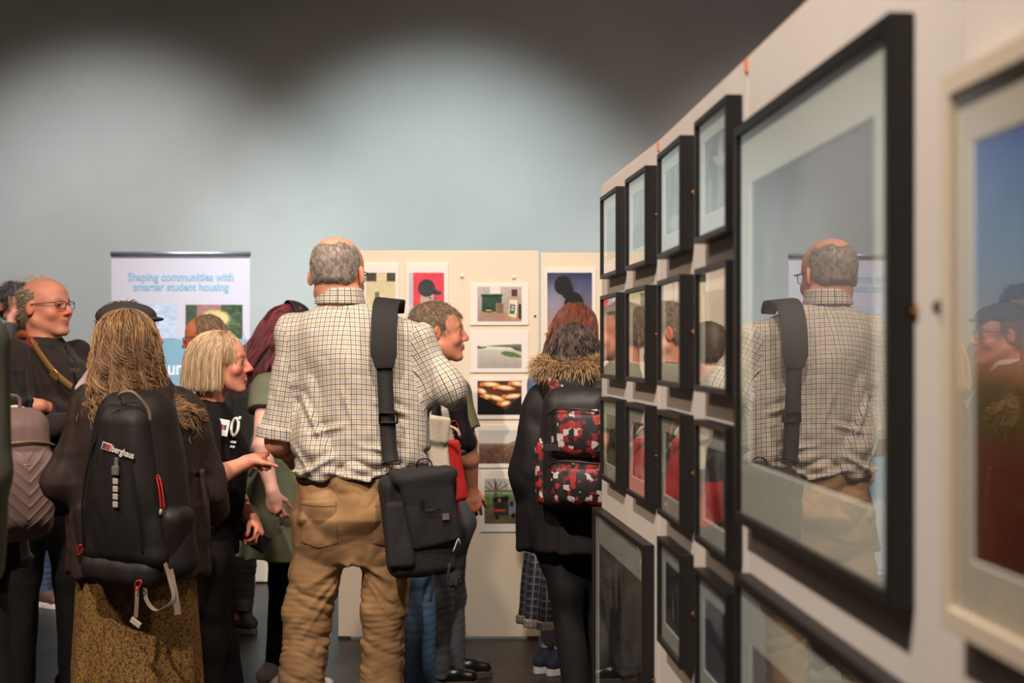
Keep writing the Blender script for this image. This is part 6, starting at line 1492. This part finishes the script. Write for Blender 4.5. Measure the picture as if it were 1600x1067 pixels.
# ------------------------------------------------------------------ person in a fur-hooded parka
def parka_person():
    Z = 5.2
    s = Person(*P(893, 0, Z)[:2], -14, 1.56, 'dark-haired person in a black fur-hooded parka with patterned backpack', skin=SKIN, vox=.008, face={'eyes': False})
    J, W, k = s.J, s.W, s.k; J['head'] = W(898, 557, Z); s.tilt = 6; J['neck'] = W(895, 612, Z)
    J['shL'] = W(850, 640, Z); J['elL'] = W(828, 740, Z - .02); J['wrL'] = W(858, 818, Z + .1)
    J['knL'] = W(884, 920, Z); J['anL'] = W(905, 1130, Z); J['knR'] = W(914, 920, Z + .1); J['anR'] = W(918, 1130, Z + .1)
    s.body(handargs={'R': dict(curl=.5), 'L': dict(curl=.5)})
    M = mat('black_parka', (25, 21, 22), .7, spec=.35, bump=.1, bscale=120)
    pr = s.torso(a=1.24, bd=1.35, top=1.44, hem=.80, hemw=1.0) + [cap(J['shL'], J['elL'], .082, .080) + (.04,), capcut(J['elL'], J['wrL'], .078, .062) + (.03,), cap(J['shR'], J['elR'], .082, .078) + (.04,), capcut(np.array(J['elR']), np.array(J['wrR']), .076, .06) + (.03,)]
    jk = s.mesh('parka', pr, M, disp=wrinkle(.013, 7, 6), vox=.007)
    hc = W(893, 598, Z - .06)
    hd = s.mesh('hood', [ell(hc + (0, .0, -.015), (.125, .105, .065)), ell(hc + (0, -.04, -.06), (.10, .06, .07))], M, parent=jk, vox=.006, disp=wrinkle(.010, 9, 2))
    # fur: thousands of short hairs round the hood's rim
    rng = np.random.default_rng(12); n = 5200; a = rng.random(n) * 2 * math.pi; b = rng.random(n) * 2 * math.pi
    cz = hc + np.array((0, .02, .045)); rr = .034
    ring = np.stack([np.cos(a) * .112, np.sin(a) * .080, .020 * np.sin(a) * -1 + .015 * np.cos(a * 2)], 1); out = np.stack([np.cos(a), np.sin(a), 0 * a], 1)
    nrm = out * np.cos(b)[:, None] + np.array((0, 0, 1.0)) * np.sin(b)[:, None]; p0 = cz + ring + nrm * rr * .55
    d = nrm * .8 + np.array((0, -.15, -.25)) + rng.normal(0, .28, (n, 3)); d /= np.linalg.norm(d, axis=1)[:, None]; l = (.022 + .028 * rng.random(n))[:, None]
    pa = np.stack([p0 + d * l * t + np.array((0, 0, -.012)) * t * t for t in (0, .35, .7, 1)], 1)
    fm = np.stack([cz + np.array((math.cos(t) * .112, math.sin(t) * .080, -.020 * math.sin(t) + .015 * math.cos(2 * t))) for t in np.linspace(0, 2 * math.pi, 40, endpoint=False)])
    tr = MB().tube(fm, .026, 10, closed=True).build('fur_trim', mat('fur_base', (116, 84, 50), .9), hd, smooth=True)
    t4 = np.linspace(0, 1, 4)[None, :, None]; cc = tone(n, (84, 58, 34), (140, 104, 62), 1)[:, None] * (1 - t4) + tone(n, (150, 116, 72), (232, 200, 150), 2)[:, None] * t4
    strand_mesh('fur', pa, np.array([1, 1, .7, .2]) * .0013, cc, M_hair, tr)
    # untidy dark hair
    rt = scalp_roots(1100, 31)
    A = fall(s, rt, .07 + .05 * rng.random(len(rt)), 16, part=(.02, -.01, .15), thick=.016, curl=.009, curlk=70, seed=3, spread=.25, guides=70, gclump=.6)
    hm = s.mesh('hair', [s.head_prim(lambda x, y, z: smax(s_ell(x, y, z, (0, -.024, .030), (.083, .102, .092)), -.085 - z + 0 * x, .01), .22)], M_hairm, vox=.006, disp=lambda x, y, z: .007 * vnoise(x * 55, y * 55, z * 30), colors=lambda V: np.array((46, 34, 30)) * (1 + .3 * vnoise(V[:, 0] * 90, V[:, 1] * 90, V[:, 2] * 30))[:, None])
    strand_mesh('hair_strands', A, np.concatenate([[.0018] * 13, [.0013, .0009, .0004]]), tone(len(rt), (34, 24, 22), (104, 76, 62), 3), M_hair, hm)
    s.trousers(mat('black_leggings', (17, 15, 17)), r=(.092, .070, .058, .050), top=.95, amp=.004, vox=.008); s.shoes(M_black, M_sole)
    # red patterned backpack
    c = P(904, 700, Z - .22); t, wl = acc(tuple(c)); t.root.name = 'backpack'; tag(t.root, 'black and red geometric-patterned backpack on the fur-hooded parka', 'backpack')
    Mp = bpy.data.materials.new('red_geometric_print'); Mp.use_nodes = True; nt = Mp.node_tree; N = nt.nodes; L = nt.links; b = N['Principled BSDF']; b.inputs['Roughness'].default_value = .6
    tc = N.new('ShaderNodeTexCoord'); v1 = N.new('ShaderNodeTexVoronoi'); v1.inputs['Scale'].default_value = 52; v1.distance = 'CHEBYCHEV'; v1.inputs['Randomness'].default_value = .9; L.new(tc.outputs['Object'], v1.inputs[0])
    sp = N.new('ShaderNodeSeparateColor'); L.new(v1.outputs['Color'], sp.inputs[0]); r = N.new('ShaderNodeValToRGB'); r.color_ramp.interpolation = 'CONSTANT'; e = r.color_ramp.elements
    e[0].position = 0; e[0].color = tuple(srgb((24, 20, 22))) + (1,); e[1].position = .32; e[1].color = tuple(srgb((124, 24, 26))) + (1,)
    for q, cc_ in ((.52, (178, 166, 160)), (.63, (30, 25, 27)), (.84, (150, 34, 30))): z_ = e.new(q); z_.color = tuple(srgb(cc_)) + (1,)
    L.new(sp.outputs[0], r.inputs[0]); L.new(r.outputs[0], b.inputs['Base Color'])
    Mn = mat('black_pack_nylon', (32, 27, 28), .55, spec=.4, bump=.1, bscale=150); R = rotm(.03, 0, math.radians(-12))
    m_ = t.mesh('main_compartment', [rbox((0, .01, .0), (.135, .085, .215), .06, R, taper=.12, bulge=.02)], Mn, disp=wrinkle(.005, 9, 2))
    t.mesh('front_pocket', [rbox(R @ np.array((.015, -.085, .06)), (.098, .035, .085), .03, R, bulge=.015)], Mp, parent=m_, disp=wrinkle(.004, 12, 2)); t.mesh('lower_pocket', [rbox(R @ np.array((.015, -.085, -.115)), (.100, .035, .075), .03, R, bulge=.015)], Mp, parent=m_, disp=wrinkle(.004, 12, 2))
    t.mesh('side_pocket', [rbox(R @ np.array((-.115, -.01, -.08)), (.035, .055, .12), .03, R)], Mp, parent=m_, disp=wrinkle(.004, 12, 2))
    for z0 in (.145, -.035): MB().tube(spline([R @ np.array((-.085, -.11, z0 - .02)), R @ np.array((-.05, -.128, z0)), R @ np.array((.03, -.133, z0)), R @ np.array((.09, -.12, z0 - .01))], 14), .004, 6).build('zip', M_black, m_, smooth=True)
    MB().box(R @ np.array((.0, -.118, .012)), (.10, .004, .012), R).build('compression_strap', M_strap, m_, bevel=.002)
    for sx in (-1, 1): MB().ribbon(spline([(sx * .06, .06, .13), (sx * .075, .05, .20), (sx * .08, .14, .255), (sx * .085, .24, .24)], 16), (1, 0, 0), .05, .012).build('shoulder_strap', (Mp if sx < 0 else Mn), m_, smooth=True)
parka_person()

# ------------------------------------------------------------------ wearer of the mauve quilted backpack, at the left edge
def mauve_wearer():
    Z = 4.9
    s = Person(*P(-52, 0, Z)[:2], 62, 1.66, 'person in dark padded jacket at the left edge wearing the mauve backpack', skin=SKIN, vox=.01, face={'eyes': False})
    J, W, k = s.J, s.W, s.k
    s.body(handargs={'R': dict(curl=.5), 'L': dict(curl=.5)})
    short_hair(s, (60, 46, 38), (110, 84, 64), n=500, ln=.02, mass=.01, rad=.0012)
    pr = s.torso(a=1.2, bd=1.35, top=1.46, hem=.72, hemw=1.1) + s.sleeves(r=(.075, .068, .062, .05), to=.95)
    jk = s.mesh('padded_jacket', pr, mat('dark_padded_nylon', (46, 42, 42), .55, spec=.4), disp=lambda x, y, z: wrinkle(.008, 7, 3)(x, y, z) - .010 * np.exp(-(np.abs((z / .11) % 1 - .5) * .11 / .012) ** 2), vox=.009)
    p = W(18, 668, Z + .0); s.mesh('white_hood', [ell(p, (.10, .07, .085)), ell(p + (.02, -.02, -.07), (.07, .05, .07))], mat('white_fleece', (214, 206, 196), .9), parent=jk, disp=wrinkle(.008, 9, 3), vox=.008)
    s.trousers(MATS['black_cotton'], vox=.01); s.shoes(M_shoe, M_sole)
    c = P(14, 742, Z - .16); t, wl = acc(tuple(c)); t.root.name = 'backpack'; tag(t.root, 'mauve quilted backpack with chevron stitching at the left edge', 'backpack')
    M = mat('mauve_nylon', (126, 103, 98), .5, spec=.45, bump=.06, bscale=120); R = rotm(0, 0, math.radians(48))
    def chev(x, y, z):
        q = R.T @ np.array([np.ravel(x), np.ravel(y), np.ravel(z)]); a = np.abs(q[0]) * .9 + q[2] * -1.0
        return -.004 * np.exp(-(np.abs((a / .040) % 1 - .5) * .040 / .005) ** 2) * (q[1] < -.02)
    m_ = t.mesh('main_compartment', [rbox((0, 0, 0), (.145, .075, .225), .07, R, taper=.10, bulge=.03)], M, disp=lambda x, y, z: wrinkle(.003, 8, 3)(x, y, z), vox=.006)
    t.mesh('front_pocket', [rbox(R @ np.array((0, -.075, -.045)), (.120, .040, .140), .05, R, bulge=.02)], M, disp=chev, parent=m_, vox=.004)
    Mz = mat('brassy_zip', (176, 156, 120), .35, metal=.6)
    for z0 in (.115, .040): MB().tube(spline([R @ np.array((u * .135, -.105 + .05 * abs(u) ** 3 - (.02 if z0 < .1 else 0) * (1 - u * u), z0 - .02 * u * u)) for u in (-1, -.6, -.2, .2, .6, 1)], 20), .004, 6).build('zip', Mz, m_, smooth=True)
    MB().tube(spline([R @ np.array((-.04, 0, .22)), R @ np.array((-.03, 0, .26)), R @ np.array((.03, 0, .26)), R @ np.array((.04, 0, .22))], 12), .007, 8).build('grab_loop', M, m_, smooth=True)
mauve_wearer()

# ------------------------------------------------------------------ visitor in olive at the very edge, nearest the lens
def edge_person():
    Z = 2.9
    s = Person(*P(-172, 0, Z)[:2], 4, 1.78, 'person in a dull olive coat cut off by the left edge, nearest the lens', skin=SKIN, vox=.01, face={'eyes': False})
    J, W, k = s.J, s.W, s.k
    J['shR'] = W(-38, 540, Z); J['elR'] = W(-34, 740, Z - .02); J['wrR'] = W(-42, 900, Z + .06)
    s.body(handargs={'R': dict(curl=.5), 'L': dict(curl=.5)})
    short_hair(s, (60, 46, 38), (110, 84, 64), n=500, ln=.02, mass=.01, rad=.0012)
    M = mat('dull_olive_coat', (92, 90, 76), .9, nscale=6, namp=.08)
    pr = s.torso(a=1.05, bd=1.15, top=1.49, hem=.68, hemw=1.1) + s.sleeves(r=(.066, .066, .064, .056), to=1.0)
    s.mesh('coat', pr, M, disp=wrinkle(.008, 6, 3), vox=.009); s.trousers(MATS['dark_brown_trousers'], vox=.01); s.shoes(M_shoe, M_sole)
edge_person()
